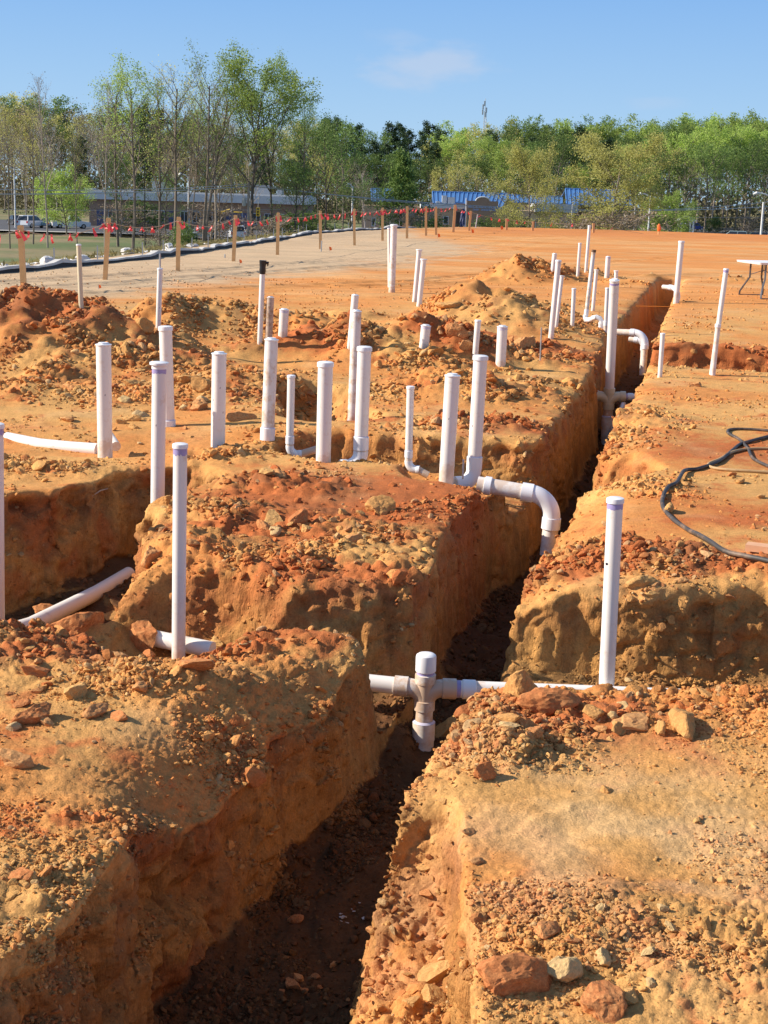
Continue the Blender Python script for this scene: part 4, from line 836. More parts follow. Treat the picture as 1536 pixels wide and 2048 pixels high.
# double wye cross fittings with their stacks
def cross_fitting(label, C0, r, colr, down, cap_h, rightdir, leftdir, llen, rlen, body='pvc_dirty', r_right=None, k=1.0, riser_to=None, group='cross fittings in the main trench'):
    root = empty('cross_fitting', C0, label, 'pipe fitting', group); Z = Vector((0, 0, 0)); up = Vector((0, 0, 1)); rr = r_right or r
    m = MB(); m.tube([up*-.09*k, up*.06*k], r*1.07, 28); m.build('fitting_body', M[body], root, True)
    for sgn, dv, ln, ra in ((1, rightdir, rlen, rr), (-1, leftdir, llen, r)):
        dv = Vector(dv).normalized(); side = MB(); R_ = .085*k
        # sweep from the lower body out to the side branch
        p0 = Vector((0, 0, -.075*k)); pts = []
        for i in range(9):
            t_ = i/8; a_ = t_*math.pi/2
            pts.append(p0+up*R_*math.sin(a_)+Vector((dv.x, dv.y, 0))*R_*(1-math.cos(a_)))
        e = pts[-1]+dv*.03*k; side.tube(pts+[e], [r*1.05]*9+[r*1.05], 28); side.build('branch', M[body], root, True)
        m = MB(); m.tube([e-dv*.03, e-dv*.028, e+dv*.04, e+dv*.042], [r*1.03, r*1.19, r*1.19, r*1.03], 28); m.build('hub', M[body], root, True)
        m = MB(); m.tube([e+dv*.02, e+dv*ln], ra, 28); m.build('side_pipe', M['pvc_run'], root, True)
        if sgn > 0:
            m = MB(); m.tube([e+dv*.042, e+dv*.062], ra*1.01, 28, False); m.build('primer_band', M['primer'], root, True)
            m = MB(); m.tube([e+dv*.07, e+dv*.073, e+dv*.135, e+dv*.14], [ra*1.02, ra*1.14, ra*1.14, ra*1.02], 28); m.build('coupling', M['cap'], root, True)
        elif riser_to:
            m = MB(); m.tube([e+dv*.042, e+dv*.07], ra*1.01, 28, False); m.build('primer_band', M['primer'], root, True)
    for (z0, z1) in ((.035*k, .085*k), (-.105*k, -.05*k)):
        m = MB(); m.tube([up*z0, up*(z0+.003), up*(z1-.003), up*z1], [r*1.05, r*1.2, r*1.2, r*1.05], 28); m.build('hub', M[body], root, True)
    m = MB(); m.tube([up*-.09*k, up*-.2*k], r, 28); m.build('stack_pipe', M['pvc_dirty'], root, True)
    m = MB(); m.tube([up*-.26*k, up*down], r*1.24, 28); m.build('lower_stack', M['pvc'], root, True)
    m = MB(); m.tube([up*(-.168*k), up*(-.171*k), up*(-.262*k), up*(-.265*k)], [r*1.02, r*1.30, r*1.30, r*1.1], 28); m.build('reducer', M['pvc'], root, True)
    m = MB(); m.tube([up*(-.168*k), up*(-.158*k)], [r*1.31, r*1.04], 28, False); m.build('primer_band', M['primer_pale'], root, True)
    if riser_to is None:
        m = MB(); m.tube([up*.05, up*.11], r, 28); m.build('nipple', M['pvc'], root, True)
        m = MB(); m.tube([up*.085, up*.10], r*1.012, 28, False); m.build('primer_band', M['primer'], root, True)
        add_cap(root, up*(.097+r*2.2), up, r*1.0, 'dome')
    else:
        T = riser_to-Vector(C0); ax = T.normalized(); rr2 = riser_r
        m = MB(); m.tube([up*.05, T], rr2, 28); m.build('riser_pipe', M['pvc'], root, True); add_cap(root, T, ax, rr2, 'plug')
        m = MB(); m.tube([T-ax*.03, T-ax*.055], rr2*1.01, 28, False); m.build('primer_band', M['primer'], root, True)
    return root
C1 = atd(850, 1380, 6.9)
cross_fitting('white cross fitting with a domed cap in the near trench', C1, .0435, .05, -.62, .1, (1, .03, -.02), (-1, .13, .035), .75, 1.6)
C2 = atd(1218, 795, 18.9); riser_r = .060
cross_fitting('beige cross fitting under the tallest thick riser in the far trench', C2, .062, .05, -.75, .1, (1, .0, .0), (-1, .05, .05), .45, .55, body='beige', r_right=.045, riser_to=atd(1229, 561, 18.6), k=1.5)
# lateral on the left joining the flanged riser's line
r4 = .057
W_ = lambda *a: Vector(a)
pipe_run('drain_pipe', 'white drain pipe lying along the bottom of the left pit', [atd(258, 1148, 10.0), atd(195, 1185, 9.55), atd(128, 1218, 9.2), atd(62, 1250, 8.8), atd(20, 1262, 8.65), atd(-60, 1262, 8.6)], .052, 'pvc_run', hubs=((4.3, .12),))
pipe_run('drain_pipe', 'white pipe glimpsed behind the nearest left riser, vanishing into red clods', [atd(300, 1275, 7.5), atd(355, 1286, 7.45), atd(425, 1300, 7.38)], .045, 'pvc_run')
pipe_run('drain_pipe', 'white lateral pipe half hidden by clods, running right behind the nearest right riser', [atd(985, 1384, 6.98), atd(1100, 1393, 7.05), atd(1215, 1402, 7.1), atd(1330, 1412, 7.1), atd(2400, 1470, 7.15)], .044, 'pvc_run', primer=((.45, .16),))
pipe_run('drain_pipe', 'half buried white pipe lying in the dirt at the far left', [atd(14, 877, 12.2), atd(80, 890, 12.0), atd(140, 896, 11.9), atd(196, 900, 11.8)], .055, 'pvc_run')
pipe_run('drain_pipe', 'short white pipe end poking out right of the far left riser', [atd(214, 866, 11.8), atd(232, 893, 11.5)], .040, 'pvc')
pipe_run('drain_pipe', 'thin strip of buried white pipe left of the dark scuffed riser', [atd(368, 905, 11.6), atd(432, 912, 11.5)], .022, 'pvc')
# bend over the edge of the red bank
def bend_pipe(label, a, b, c, r, R_, n=12, hubs=True, mat='pvc', group='pipes bending down into the trench'):
    a, b, c = Vector(a), Vector(b), Vector(c); o = a; root = empty('pipe_bend', o, label, 'pipe', group)
    u = (a-b).normalized(); w = (c-b).normalized(); ang = u.angle(w); tlen = R_/math.tan(ang/2)
    p0 = b+u*tlen; p1 = b+w*tlen; pts = []
    cen = b+(u+w).normalized()*(R_/math.sin(ang/2))
    e0 = (p0-cen); e1 = (p1-cen); ph = e0.angle(e1)
    for i in range(n):
        t_ = i/(n-1); pts.append(cen+(e0*math.sin((1-t_)*ph)+e1*math.sin(t_*ph))/math.sin(ph))
    m = MB(); m.tube([a-o, p0-o], r, 28); m.build('pipe', M[mat], root, True)
    m = MB(); m.tube([p-o for p in pts], r*1.09, 28); m.build('elbow', M['cap'], root, True)
    m = MB(); m.tube([p1-o, c-o], r, 28); m.build('drop_pipe', M[mat], root, True)
    for p, dd in ((p0, u), (p1, w)):
        m = MB(); m.tube([p-o-dd*.01, p-o-dd*.008, p-o+dd*r*1.3, p-o+dd*r*1.32], [r*1.02, r*1.2, r*1.2, r*1.02], 28); m.build('hub', M['cap'], root, True)
    return root
bd = bend_pipe('large white pipe leaving the red bank and bending down into the trench', atd(955, 968, 10.35), atd(1108, 994, 10.25), atd(1095, 1110, 10.25), .057, .17)
o = Vector(bd.location); u = (atd(1108, 994, 10.25)-o).normalized(); m = MB(); m.tube([u*.05, u*.053, u*.10, u*.104], [.058, .068, .068, .058], 28); m.build('coupling', M['cap'], bd, True)
bend_pipe('upper of two white pipes bending down side by side in the far trench', atd(1232, 664, 21.9), atd(1292, 666, 21.7), atd(1286, 745, 21.7), .047, .17)
bend_pipe('lower shorter pipe tucked under the bending pipe in the far trench', atd(1258, 679, 22.6), atd(1288, 681, 22.5), atd(1284, 750, 22.5), .042, .10)
bend_pipe('small far pipe bending down beside the tall riser at the trench end', atd(1326, 574, 31.5), atd(1357, 576, 31.2), atd(1350, 640, 31.2), .050, .17)
# twin elbow below the brown tipped riser
tw = empty('elbow_fitting', atd(1172, 640, 23.4), 'grey white twin elbow at the foot of the brown tipped riser', 'pipe fitting')
o = Vector(tw.location); pA = [atd(*p)-o for p in ((1171, 630, 23.4), (1171, 636, 23.4), (1174, 640, 23.37), (1180, 640, 23.3), (1188, 636, 23.2))]; m = MB(); m.tube(pA, .041, 20); m.build('elbow', M['cap'], tw, True)
pA = [atd(*p)-o for p in ((1186, 637, 23.22), (1193, 634.5, 23.1), (1199, 636.5, 23.1), (1203, 643, 23.1), (1201, 660, 23.1))]; m = MB(); m.tube(pA, .041, 20); m.build('elbow', M['cap'], tw, True)
m = MB(); m.tube([pA[0]-Vector((.02, 0, -.005)), pA[0]+Vector((.03, 0, .005))], .044, 20); m.build('hub', M['cap'], tw, True)
m = MB(); m.tube([pA[3]+Vector((0, 0, .0)), pA[3]-Vector((.005, 0, .05))], .044, 20); m.build('hub', M['cap'], tw, True)
# slanting pipe beside the far cross fitting
pipe_run('drain_pipe', 'slanting white pipe leaning on the right wall beside the far cross fitting', [atd(1226, 860, 18.6), atd(1236, 838, 19.2), atd(1247, 808, 20)], .036, 'pvc', hubs=((.6, .06),))
print('pipes', round(time.time()-T0, 1))
# ------------------------------------------------------------------ site furniture
def gh(x, y): return float(terrain(np.array([x], np.float32), np.array([y], np.float32))[0])
STK = [  # px top, py top, py base, px base, distance, wide px, note
    (41, 452, 568, 47, 29.5, 9.5, 'leaning stake at the far left of the flagged rope, nearest to the camera'), (217, 437, 545, 211, 33.5, 7.6, 'second stake from the left, leaning right under the rope'), (357.5, 435, 528, 356, 38, 7, 'third stake from the left on the flagged rope'),
    (471, 431, 513, 467.5, 44, 6.4, 'fourth stake from the left, before the dark tree trunks'), (556.5, 426, 502, 555, 50, 5.6, 'fifth stake from the left on the flagged rope'), (640.5, 422, 489, 641, 56.5, 5.2, 'sixth stake from the left, beside a survey rod'),
    (708, 418, 482, 709, 62, 4.6, 'stake in front of the pale lamp pole'), (765, 416, 473, 765, 70, 4.6, 'stake before the left end of the dark green tree'), (814.5, 413, 468, 814, 75, 4.6, 'stake with a knotted rope loop under its head'),
    (852, 413, 464, 852, 82, 4.2, 'stake in front of the dark green tree, left of the reddish one'), (872, 414, 463, 872, 84, 4.2, 'reddish stake right of the dark green tree'), (910.5, 410, 457, 907, 92, 4.6, 'leaning stake before the brick sign wall'),
    (942, 422, 457, 938.5, 98, 4.0, 'short leaning stake just right of the flagpole'), (1014, 437, 458, 1013, 104, 4.0, 'stump of a stake wrapped in red ribbon on the crest'), (1066.5, 443, 460, 1065.5, 104, 4.0, 'short bare stake on the crest before the school windows'), (1187, 447, 465, 1187, 103, 4.2, 'last short stake on the crest beside the tallest far riser')]
tops = []
for i, (tx, ty, by, bx, d, w, lab) in enumerate(STK):
    w *= 1.12
    B = atd(bx, by, d); T = atd(tx, ty, d); g = gh(B.x, B.y); wm = w*d/F
    root = empty('wooden_stake', B, lab, 'stake', 'wooden stakes carrying the flagged rope'); ax = (T-B); m = MB()
    rot = ax.to_track_quat('Z', 'Y').to_matrix(); L = ax.length; lo = max(.15, B.z-g+.15)
    m.box(ax*.5-ax.normalized()*lo*.5, (wm, wm*.95, L+lo), rot); hd = MB(); hd.box(ax+ax.normalized()*.004, (wm*.86, wm*.8, .02), rot)
    m.build('post', M['stake'], root); hd.build('cut_top', M['lumber'], root)
    if i in (0, 1, 2, 3, 5, 7, 13):       # ribbon knot hanging from the head
        k = MB(); rr = random.Random(i); h0 = ax*.90+Vector((0, -wm*.5, 0))
        k.tube([ax*.91-Vector((wm*.62, 0, 0)), ax*.91+Vector((0, -wm*.5, 0)), ax*.91+Vector((wm*.62, 0, 0))], wm*.13, 6)
        for s_ in range(2):
            dx = rr.uniform(-.1, .5)*wm*2; k.add([h0, h0+Vector((wm*.45, -.004, 0)), h0+Vector((dx+wm*.6, -.02, -.12*L)), h0+Vector((dx, -.02, -.16*L))], [(0, 1, 2, 3)])
        k.build('ribbon', M['flag'], root)
    tops.append(T-ax*.06)
# ropes with ribbons between the stakes
segs = []
def rope_seg(a, b, sag, nfl, label, seed, rad=.010, mat='rope', fs=1.0):
    rr = random.Random(seed); o = Vector(a); root = empty('flagged_rope', o, label, 'rope', 'spans of flagged rope between the stakes')
    pts = [Vector(a).lerp(Vector(b), t/14)-o-Vector((0, 0, sag*4*(t/14)*(1-t/14))) for t in range(15)]
    m = MB(); m.tube(pts, rad, 6); m.build('cord', M[mat], root, True)
    for k in range(nfl):
        t = (k+.5+rr.uniform(-.3, .3))/nfl; f = t*14; i = min(int(f), 13); p = pts[i].lerp(pts[i+1], f-i)
        L = rr.uniform(.11, .24)*fs; dx = rr.uniform(-.14, .10)*fs; w = rr.uniform(.03, .055)*fs; m = MB()
        m.tube([p-Vector((.02, 0, 0)), p+Vector((.02, 0, 0))], rad*1.9, 6)
        for q in range(rr.choice((1, 1, 2))):
            dd = dx*(1 if q == 0 else -1.1); rows = []
            for r_ in range(5):
                u = r_/4; ww = w*(.35+.65*min(1, u*2)); tw = .6*math.sin(u*4+k+q)
                c = p+Vector((dd*u**1.3, .02*math.sin(u*5+k), -L*u)); rows += [c-Vector((ww*math.cos(tw), ww*math.sin(tw), .01)), c+Vector((ww*math.cos(tw), ww*math.sin(tw), .01))]
            m.add(rows, [(2*j, 2*j+1, 2*j+3, 2*j+2) for j in range(4)])
        m.build('ribbon', M['flag'], root)
p0 = atd(-60, 476, 27)
rope_seg(p0, tops[0], .04, 4, 'part span of flagged rope running out of the left edge', 1)
nf = [7, 6, 6, 6, 6, 6, 6, 5, 5, 3, 3, 4, 3, 2, 2]; sg = [.20, .16, .20, .16, .13, .10, .09, .05, .04, .03, .05, .10, .10, .04, .05]
ords = ['leftmost', 'second', 'third', 'fourth', 'fifth', 'sixth', 'seventh', 'eighth', 'ninth', 'tenth', 'eleventh', 'twelfth', 'thirteenth', 'fourteenth', 'fifteenth']
for i in range(15):
    lab = f'{ords[i]} full rope span with red ribbons, counting from the left'
    rope_seg(tops[i], tops[i+1], sg[i], nf[i], lab, 10+i, .010 if i < 6 else .012, fs=.72 if i < 4 else .95)
rope_seg(tops[15], atd(1330, 474, 104), .05, 2, 'last thin span of rope trailing right from the last crest stake', 30, .012)
# silt fence along the left edge of the pad
def fence_line():
    root = empty('silt_fence', (-9, 34, 0), 'low black silt fence with a pale folded top along the left edge of the pad', 'fence'); o = Vector(root.location)
    ys = np.arange(14, 97, .6); m = MB(); w = MB(); vs = []; wv = []; rr = random.Random(3)
    for y_ in ys:
        x_ = float(np.interp(y_, EDGE_Y, EDGE_X))+.10*math.sin(y_*.9)+.05*math.sin(y_*2.3); z_ = gh(x_, y_); hh_ = .13+.03*math.sin(y_*.7)+rr.uniform(-.04, .04)
        vs.append((x_, y_, z_, hh_))
    for m_, (h0, h1, th) in ((m, (-.1, .97, .015)), (w, (.60, 1.06, .04))):
        V = []; Fc = []
        for k, (x_, y_, z_, hh_) in enumerate(vs):
            a = Vector((x_, y_, z_))-o; n = Vector((1, -.25, 0)).normalized()
            lean = -.25*hh_
            V += [a+n*th+Vector((lean*h0, 0, hh_*h0)), a+n*th+Vector((lean, 0, hh_*h1)), a-n*(th*3)+Vector((lean*1.6, 0, hh_*h1*.98)), a-n*(th*3)+Vector((lean*.2, 0, hh_*h0))]
            if k: b = 4*(k-1); Fc += [(b+j, b+(j+1) % 4, b+4+(j+1) % 4, b+4+j) for j in range(4)]
        m_.add(V, Fc)
    m.build('black_fabric', M['fabric_black'], root); w.build('folded_top', M['fabric_white'], root)
    for k in range(0, len(vs), 5):
        x_, y_, z_, hh_ = vs[k]; s_ = MB(); s_.box(Vector((x_-.22, y_, z_+.18))-o, (.03, .03, .62)); s_.build('post', M['steel'], root)
fence_line()
# riprap stones and the dry strip beyond the silt fence
rr = random.Random(8)
for k in range(90):
    d = rr.uniform(40, 62); px_ = rr.uniform(-20, 165) if k < 66 else rr.uniform(150, 420); xg = (px_-768)/F*d
    if xg > np.interp(d, EDGE_Y, EDGE_X)-1.2: continue
    g = gh(xg, d); o = bpy.data.objects.new('riprap_stone', lib['clod_grey'][k % 7].copy() if k == 0 else ripm[k % 7]) if k else None
    if k == 0:
        M['rip'] = simple('pale_limestone', (.62, .60, .58), .8, noise=.25, scale=2); ripm = []
        for q in lib['clod_grey']:
            q2 = q.copy(); q2.materials.clear(); q2.materials.append(M['rip']); ripm.append(q2)
        continue
    COL.objects.link(o); s_ = rr.uniform(.09, .24); o.location = (xg, d, g+s_*.3); o.scale = (s_*1.2, s_, s_*.7); o.rotation_euler = (0, 0, rr.uniform(0, 6))
    tag(o, 'pale riprap stone on the slope behind the silt fence', 'stone', 'riprap stones behind the silt fence')
# folding table
tb = empty('folding_table', atd(1524, 586, 33.5), 'white plastic folding table with bent dark tube legs, cut by the right edge', 'table', rz=math.radians(97))
g0 = gh(tb.location.x, tb.location.y)-tb.location.z; zt = g0+.78
def rsl(W_, D_, t_):
    m = MB(); p = []; R_ = .06
    for cx, cy, a0 in ((W_/2-R_, D_/2-R_, 0), (-W_/2+R_, D_/2-R_, 90), (-W_/2+R_, -D_/2+R_, 180), (W_/2-R_, -D_/2+R_, 270)):
        for q in range(5): a_ = math.radians(a0+q*22.5); p.append((cx+R_*math.cos(a_), cy+R_*math.sin(a_)))
    n = len(p); v = [(a, b, t_/2) for a, b in p]+[(a*.985, b*.96, -t_/2) for a, b in p]
    return m.add(v, [tuple(range(n)), tuple(range(2*n-1, n-1, -1))]+[(i, i+n, (i+1) % n+n, (i+1) % n) for i in range(n)])
to = rsl(1.52, .76, .045).build('tabletop', M['tabletop'], tb); to.location = (.06, 0, zt)
for sx in (-1, 1):
    lf = MB(); x0 = sx*.50
    for sy in (-1, 1):
        for off_ in (0, .055):
            lf.tube([(x0-sx*off_, sy*.14, zt-.02), (x0-sx*off_, sy*.14, zt*.55+g0*.45), (x0+sx*(.10-off_), sy*.22, zt*.32+g0*.68), (x0+sx*(.20-off_), sy*.28, zt*.12+g0*.88), (x0+sx*(.22-off_), sy*.28, g0)], .0115, 8)
    lf.tube([(x0+sx*.22, -.28, g0+.012), (x0+sx*.22, .28, g0+.012)], .0115, 8)
    lf.build('leg_frame', M['tableleg'], tb, True)
    br = MB(); br.tube([(x0, -.14, zt*.62+g0*.38), (0, 0, zt*.78+g0*.22), (x0, .14, zt*.62+g0*.38)], .009, 8); br.tube([(0, 0, zt*.78+g0*.22), (0, 0, zt-.02)], .009, 8); br.build('brace', M['tableleg'], tb, True)
# hoses lying on the clay
def ground_curve(pxs, lift):
    pts = [hit(a, b) for a, b in pxs]; out = []
    for i in range(len(pts)-1):
        p_1 = pts[max(i-1, 0)]; p0_ = pts[i]; p1_ = pts[i+1]; p2_ = pts[min(i+2, len(pts)-1)]
        for k in range(8):
            t = k/8; q = .5*((2*p0_)+(-p_1+p1_)*t+(2*p_1-5*p0_+4*p1_-p2_)*t*t+(-p_1+3*p0_-3*p1_+p2_)*t**3); out.append(q)
    out.append(pts[-1])
    zs = [gz(p.x, p.y)[0] if abs(p.x/p.y) < .32 else p.z for p in out]
    sm = [max(zs[max(0, i-3):i+4]) for i in range(len(zs))]; sm = [sum(sm[max(0, i-3):i+4])/len(sm[max(0, i-3):i+4]) for i in range(len(sm))]
    return [Vector((p.x, p.y, z_+lift)) for p, z_ in zip(out, sm)]
def hose(label, pxs, r, mat):
    pts = ground_curve(pxs, r*.9); m = MB(); o = pts[0]; m.tube([p-o for p in pts], r, 12)
    ob = m.build('rubber_hose', M[mat], None, True); ob.location = o; tag(ob, label, 'hose'); return ob
hose('thick black hose snaking from the right edge down around the clods', [(1560, 870), (1500, 886), (1478, 893), (1440, 925), (1400, 940), (1370, 947), (1354, 968), (1333, 985), (1324, 1014), (1345, 1042), (1385, 1072), (1435, 1098), (1490, 1120), (1560, 1150)], .0145, 'hose')
hose('thinner hose looping out of the right edge above the black hose', [(1560, 866), (1500, 861), (1462, 861), (1456, 869), (1478, 882), (1495, 899), (1502, 915), (1515, 926), (1560, 945)], .0125, 'hose')
hose('clay coated hose branching off the black one and running right', [(1560, 900), (1510, 900), (1470, 906), (1440, 921), (1417, 931), (1425, 938), (1460, 943), (1500, 945), (1560, 949)], .0125, 'hose_tan')
bd_ = hit(1512, 1108); m = MB(); m.box((.09, -.02, .018), (.42, .09, .038), Matrix.Rotation(-.42, 3, 'Z')); ob = m.build('wood_board', M['lumber_pink']); ob.location = bd_+Vector((.06, 0, .012)); tag(ob, 'short sawn board with a pinkish face at the right edge', 'board')
# survey rods and marker flags
for (a, b, c, dd, lab) in ((1083, 656, 704, 17.2, 'thin grey rod standing left of the red clods near the leaning risers'), (450, 509, 533, 47, 'small survey rod standing alone left of the fourth stake'), (643.5, 482, 510, 54, 'small survey rod at the foot of the sixth stake'), (928, 932, 945, 10.6, 'short flat metal pin beside the red bank corner')):
    T = atd(a, b, dd); B = atd(a-2, c, dd); m = MB(); w_ = .008 if dd < 20 else .022
    if dd < 12: m.box((0, 0, (T.z-B.z)*.5), (.014, .004, (T.z-B.z)+.1))
    else: m.tube([Vector((0, 0, -.1)), T-B, (T-B)*1.001+Vector((.002, 0, .004))], w_, 8)
    ob = m.build('survey_rod', M['steel']); ob.location = B; tag(ob, lab, 'rod')
for (a, b, dd, lab) in ((197, 576, 30, 'orange marker flag lying on the pad at the left'), (478.5, 531, 42, 'orange marker on the pad before the fourth stake'), (658, 509, 54, 'orange marker to the right of the small survey rod'), (875, 475, 76, 'orange marker low on the pad before the reddish stake'), (942.5, 467, 88, 'orange marker under the short leaning stake'), (1001, 455, 100, 'orange marker on the crest left of the ribbon wrapped stump')):
    B = atd(a, b, dd); g = gh(B.x, B.y); s_ = dd/30*.042; m = MB()
    root = empty('marker_flag', (B.x, B.y, g), lab, 'marker flag', 'orange marker flags on the pad')
    m.tube([Vector((0, 0, -.05)), Vector((0, 0, s_*2.4))], .004, 6); m.build('wire', M['steel'], root)
    m = MB(); m.add([(0, 0, s_*2.4), (s_*1.1, -.02, s_*2.2), (s_*1.4, .01, s_*.8), (.3*s_, 0, s_*.5), (0, .008, s_*2.4), (s_*1.1, -.012, s_*2.2), (s_*1.4, .018, s_*.8), (.3*s_, .008, s_*.5)], [(0, 1, 2, 3), (7, 6, 5, 4), (0, 4, 5, 1), (1, 5, 6, 2), (2, 6, 7, 3), (3, 7, 4, 0)]); m.build('flag', M['flag_o'], root)
m = MB(); a, b = atd(1272, 612, 26), atd(1348, 613.5, 26); m.tube([Vector((0, 0, 0)), b-a], .006, 6); ob = m.build('twine', M['twine']); ob.location = a; tag(ob, 'orange string stretched across the far part of the main trench', 'string')
# white picket by the flagpole
T = atd(955.5, 428, 100); B = atd(951, 456, 100); m = MB(); m.box((T-B)*.5, (.13, .06, (T-B).length), (T-B).to_track_quat('Z', 'Y').to_matrix()); ob = m.build('survey_lath', M['white_paint']); ob.location = B; tag(ob, 'white painted lath leaning right on the crest beside the flagpole', 'stake')
# broken roots / twigs in the clods
for (a, b, c, d_, lab) in ((215, 980, 185, 995, 'thin dry twig on the edge of the left pit'), (1272, 1170, 1300, 1172, 'pale splinter of wood on the right bank'), (1215, 646, 1196, 656, 'pale stick below the twin elbow')):
    p, q = hit(a, b), hit(c, d_); m = MB(); m.tube([Vector((0, 0, .01)), (q-p)*.5+Vector((0, 0, .022)), (q-p)+Vector((0, 0, .012))], [.004, .005, .003], 6); ob = m.build('twig', M['bark_pale']); ob.location = p; tag(ob, lab, 'twig')
m = MB(); fr = random.Random(6); pc = hit(690, 1835)
for k in range(26):
    c_ = Vector((fr.gauss(0, .035), fr.gauss(0, .09), .012)); s_ = fr.uniform(.003, .010); m.box(c_, (s_*2, s_*1.4, s_*.5), Euler((fr.uniform(-.5, .5), fr.uniform(-.5, .5), fr.uniform(0, 6))).to_matrix())
ob = m.build('plaster_flakes', M['rip']); ob.location = pc; tag(ob, 'patch of white flakes on the shaded trench floor', kind='stuff')
print('site', round(time.time()-T0, 1))
# ------------------------------------------------------------------ lower ground, roads
ZL = -3.7
def flat(name, poly, z, mat, thick=.0, kind='structure', label=None):
    m = MB(); m.add([(a, b, z) for a, b in poly], [tuple(range(len(poly)))]); o = m.build(name, M[mat]); return tag(o, label, kind=kind)
m_, nt, b = new_mat('grass_and_soil'); M['field'] = m_
tc = N(nt, 'ShaderNodeTexCoord'); n1_ = N(nt, 'ShaderNodeTexNoise'); n1_.inputs['Scale'].default_value = .08; n1_.inputs['Detail'].default_value = 8; n2_ = N(nt, 'ShaderNodeTexNoise'); n2_.inputs['Scale'].default_value = 1.3; n2_.inputs['Detail'].default_value = 5
nt.links.new(tc.outputs['Object'], n1_.inputs['Vector']); nt.links.new(tc.outputs['Object'], n2_.inputs['Vector'])
cr_ = N(nt, 'ShaderNodeValToRGB'); cr_.color_ramp.elements[0].position = .38; cr_.color_ramp.elements[0].color = (.09, .12, .028, 1); cr_.color_ramp.elements[1].position = .62; cr_.color_ramp.elements[1].color = (.21, .165, .075, 1)
nt.links.new(n1_.outputs['Fac'], cr_.inputs[0]); mx_ = N(nt, 'ShaderNodeMix', data_type='RGBA', blend_type='MULTIPLY'); mx_.inputs['Factor'].default_value = .8; mr_ = N(nt, 'ShaderNodeMapRange'); mr_.inputs['To Min'].default_value = .5; mr_.inputs['To Max'].default_value = 1.5; nt.links.new(n2_.outputs['Fac'], mr_.inputs['Value'])
nt.links.new(cr_.outputs[0], mx_.inputs[6]); nt.links.new(mr_.outputs[0], mx_.inputs[7]); nt.links.new(mx_.outputs[2], b.inputs['Base Color']); b.inputs['Roughness'].default_value = 1
flat('grass_field', [(-1500, -400), (1500, -400), (1500, 2500), (-1500, 2500)], ZL-.25, 'field', label='low grassy ground beyond the building pad')
flat('car_park', [(-75, 196), (6, 196), (6, 262), (-95, 262)], ZL+.0, 'asphalt', label='asphalt car park below the pad on the left')
flat('road', [(-12, 168), (10, 150), (30, 160), (12, 196), (-30, 196)], ZL+.004, 'asphalt', label='asphalt lane before the left school building')
flat('car_park', [(38, 190), (180, 190), (190, 420), (74, 420), (48, 300)], ZL+.0, 'asphalt', label='asphalt car park beyond the pad on the right')
flat('pavement', [(55, 296), (92, 296), (96, 306), (58, 306)], ZL+.12, 'concrete', label='pale concrete apron round the small shelter')
flat('pavement', [(-70, 192), (2, 192), (2, 195.5), (-70, 195.5)], ZL+.12, 'concrete', label='pale kerb walk along the left car park')
# tufts of dry grass on the slope beyond the silt fence
def leaf_cloud(pts, size, rs_, up=0.0, asp=.6):
    n = len(pts); nrm = rs_.normal(size=(n, 3)); nrm[:, 2] += up; nrm /= np.linalg.norm(nrm, axis=1)[:, None]
    t = np.cross(nrm, rs_.normal(size=(n, 3))); t /= np.linalg.norm(t, axis=1)[:, None]; b_ = np.cross(nrm, t)
    s = (size*rs_.uniform(.6, 1.4, n))[:, None]; t = t*s; b_ = b_*s*asp
    v = np.stack([pts-t*.5, pts+b_*.5-t*.05, pts+t*.5, pts-b_*.5+t*.08], 1).reshape(-1, 3)
    return v, np.arange(4*n).reshape(-1, 4)
grs = np.random.RandomState(4); n = 26000; gy = grs.uniform(36, 150, n); gx = np.interp(gy, EDGE_Y, EDGE_X)-grs.uniform(1.5, 26, n)**1.0
gzv = terrain(gx, gy); v, f = leaf_cloud(np.stack([gx, gy, np.maximum(gzv, ZL-.2)+.10], -1), .30, grs, asp=.18)
tag(np_mesh('dry_grass', v.ravel(), f.ravel(), 4, M['leaf_grass'], False), 'dry grass and weeds on the bank behind the silt fence', kind='stuff')

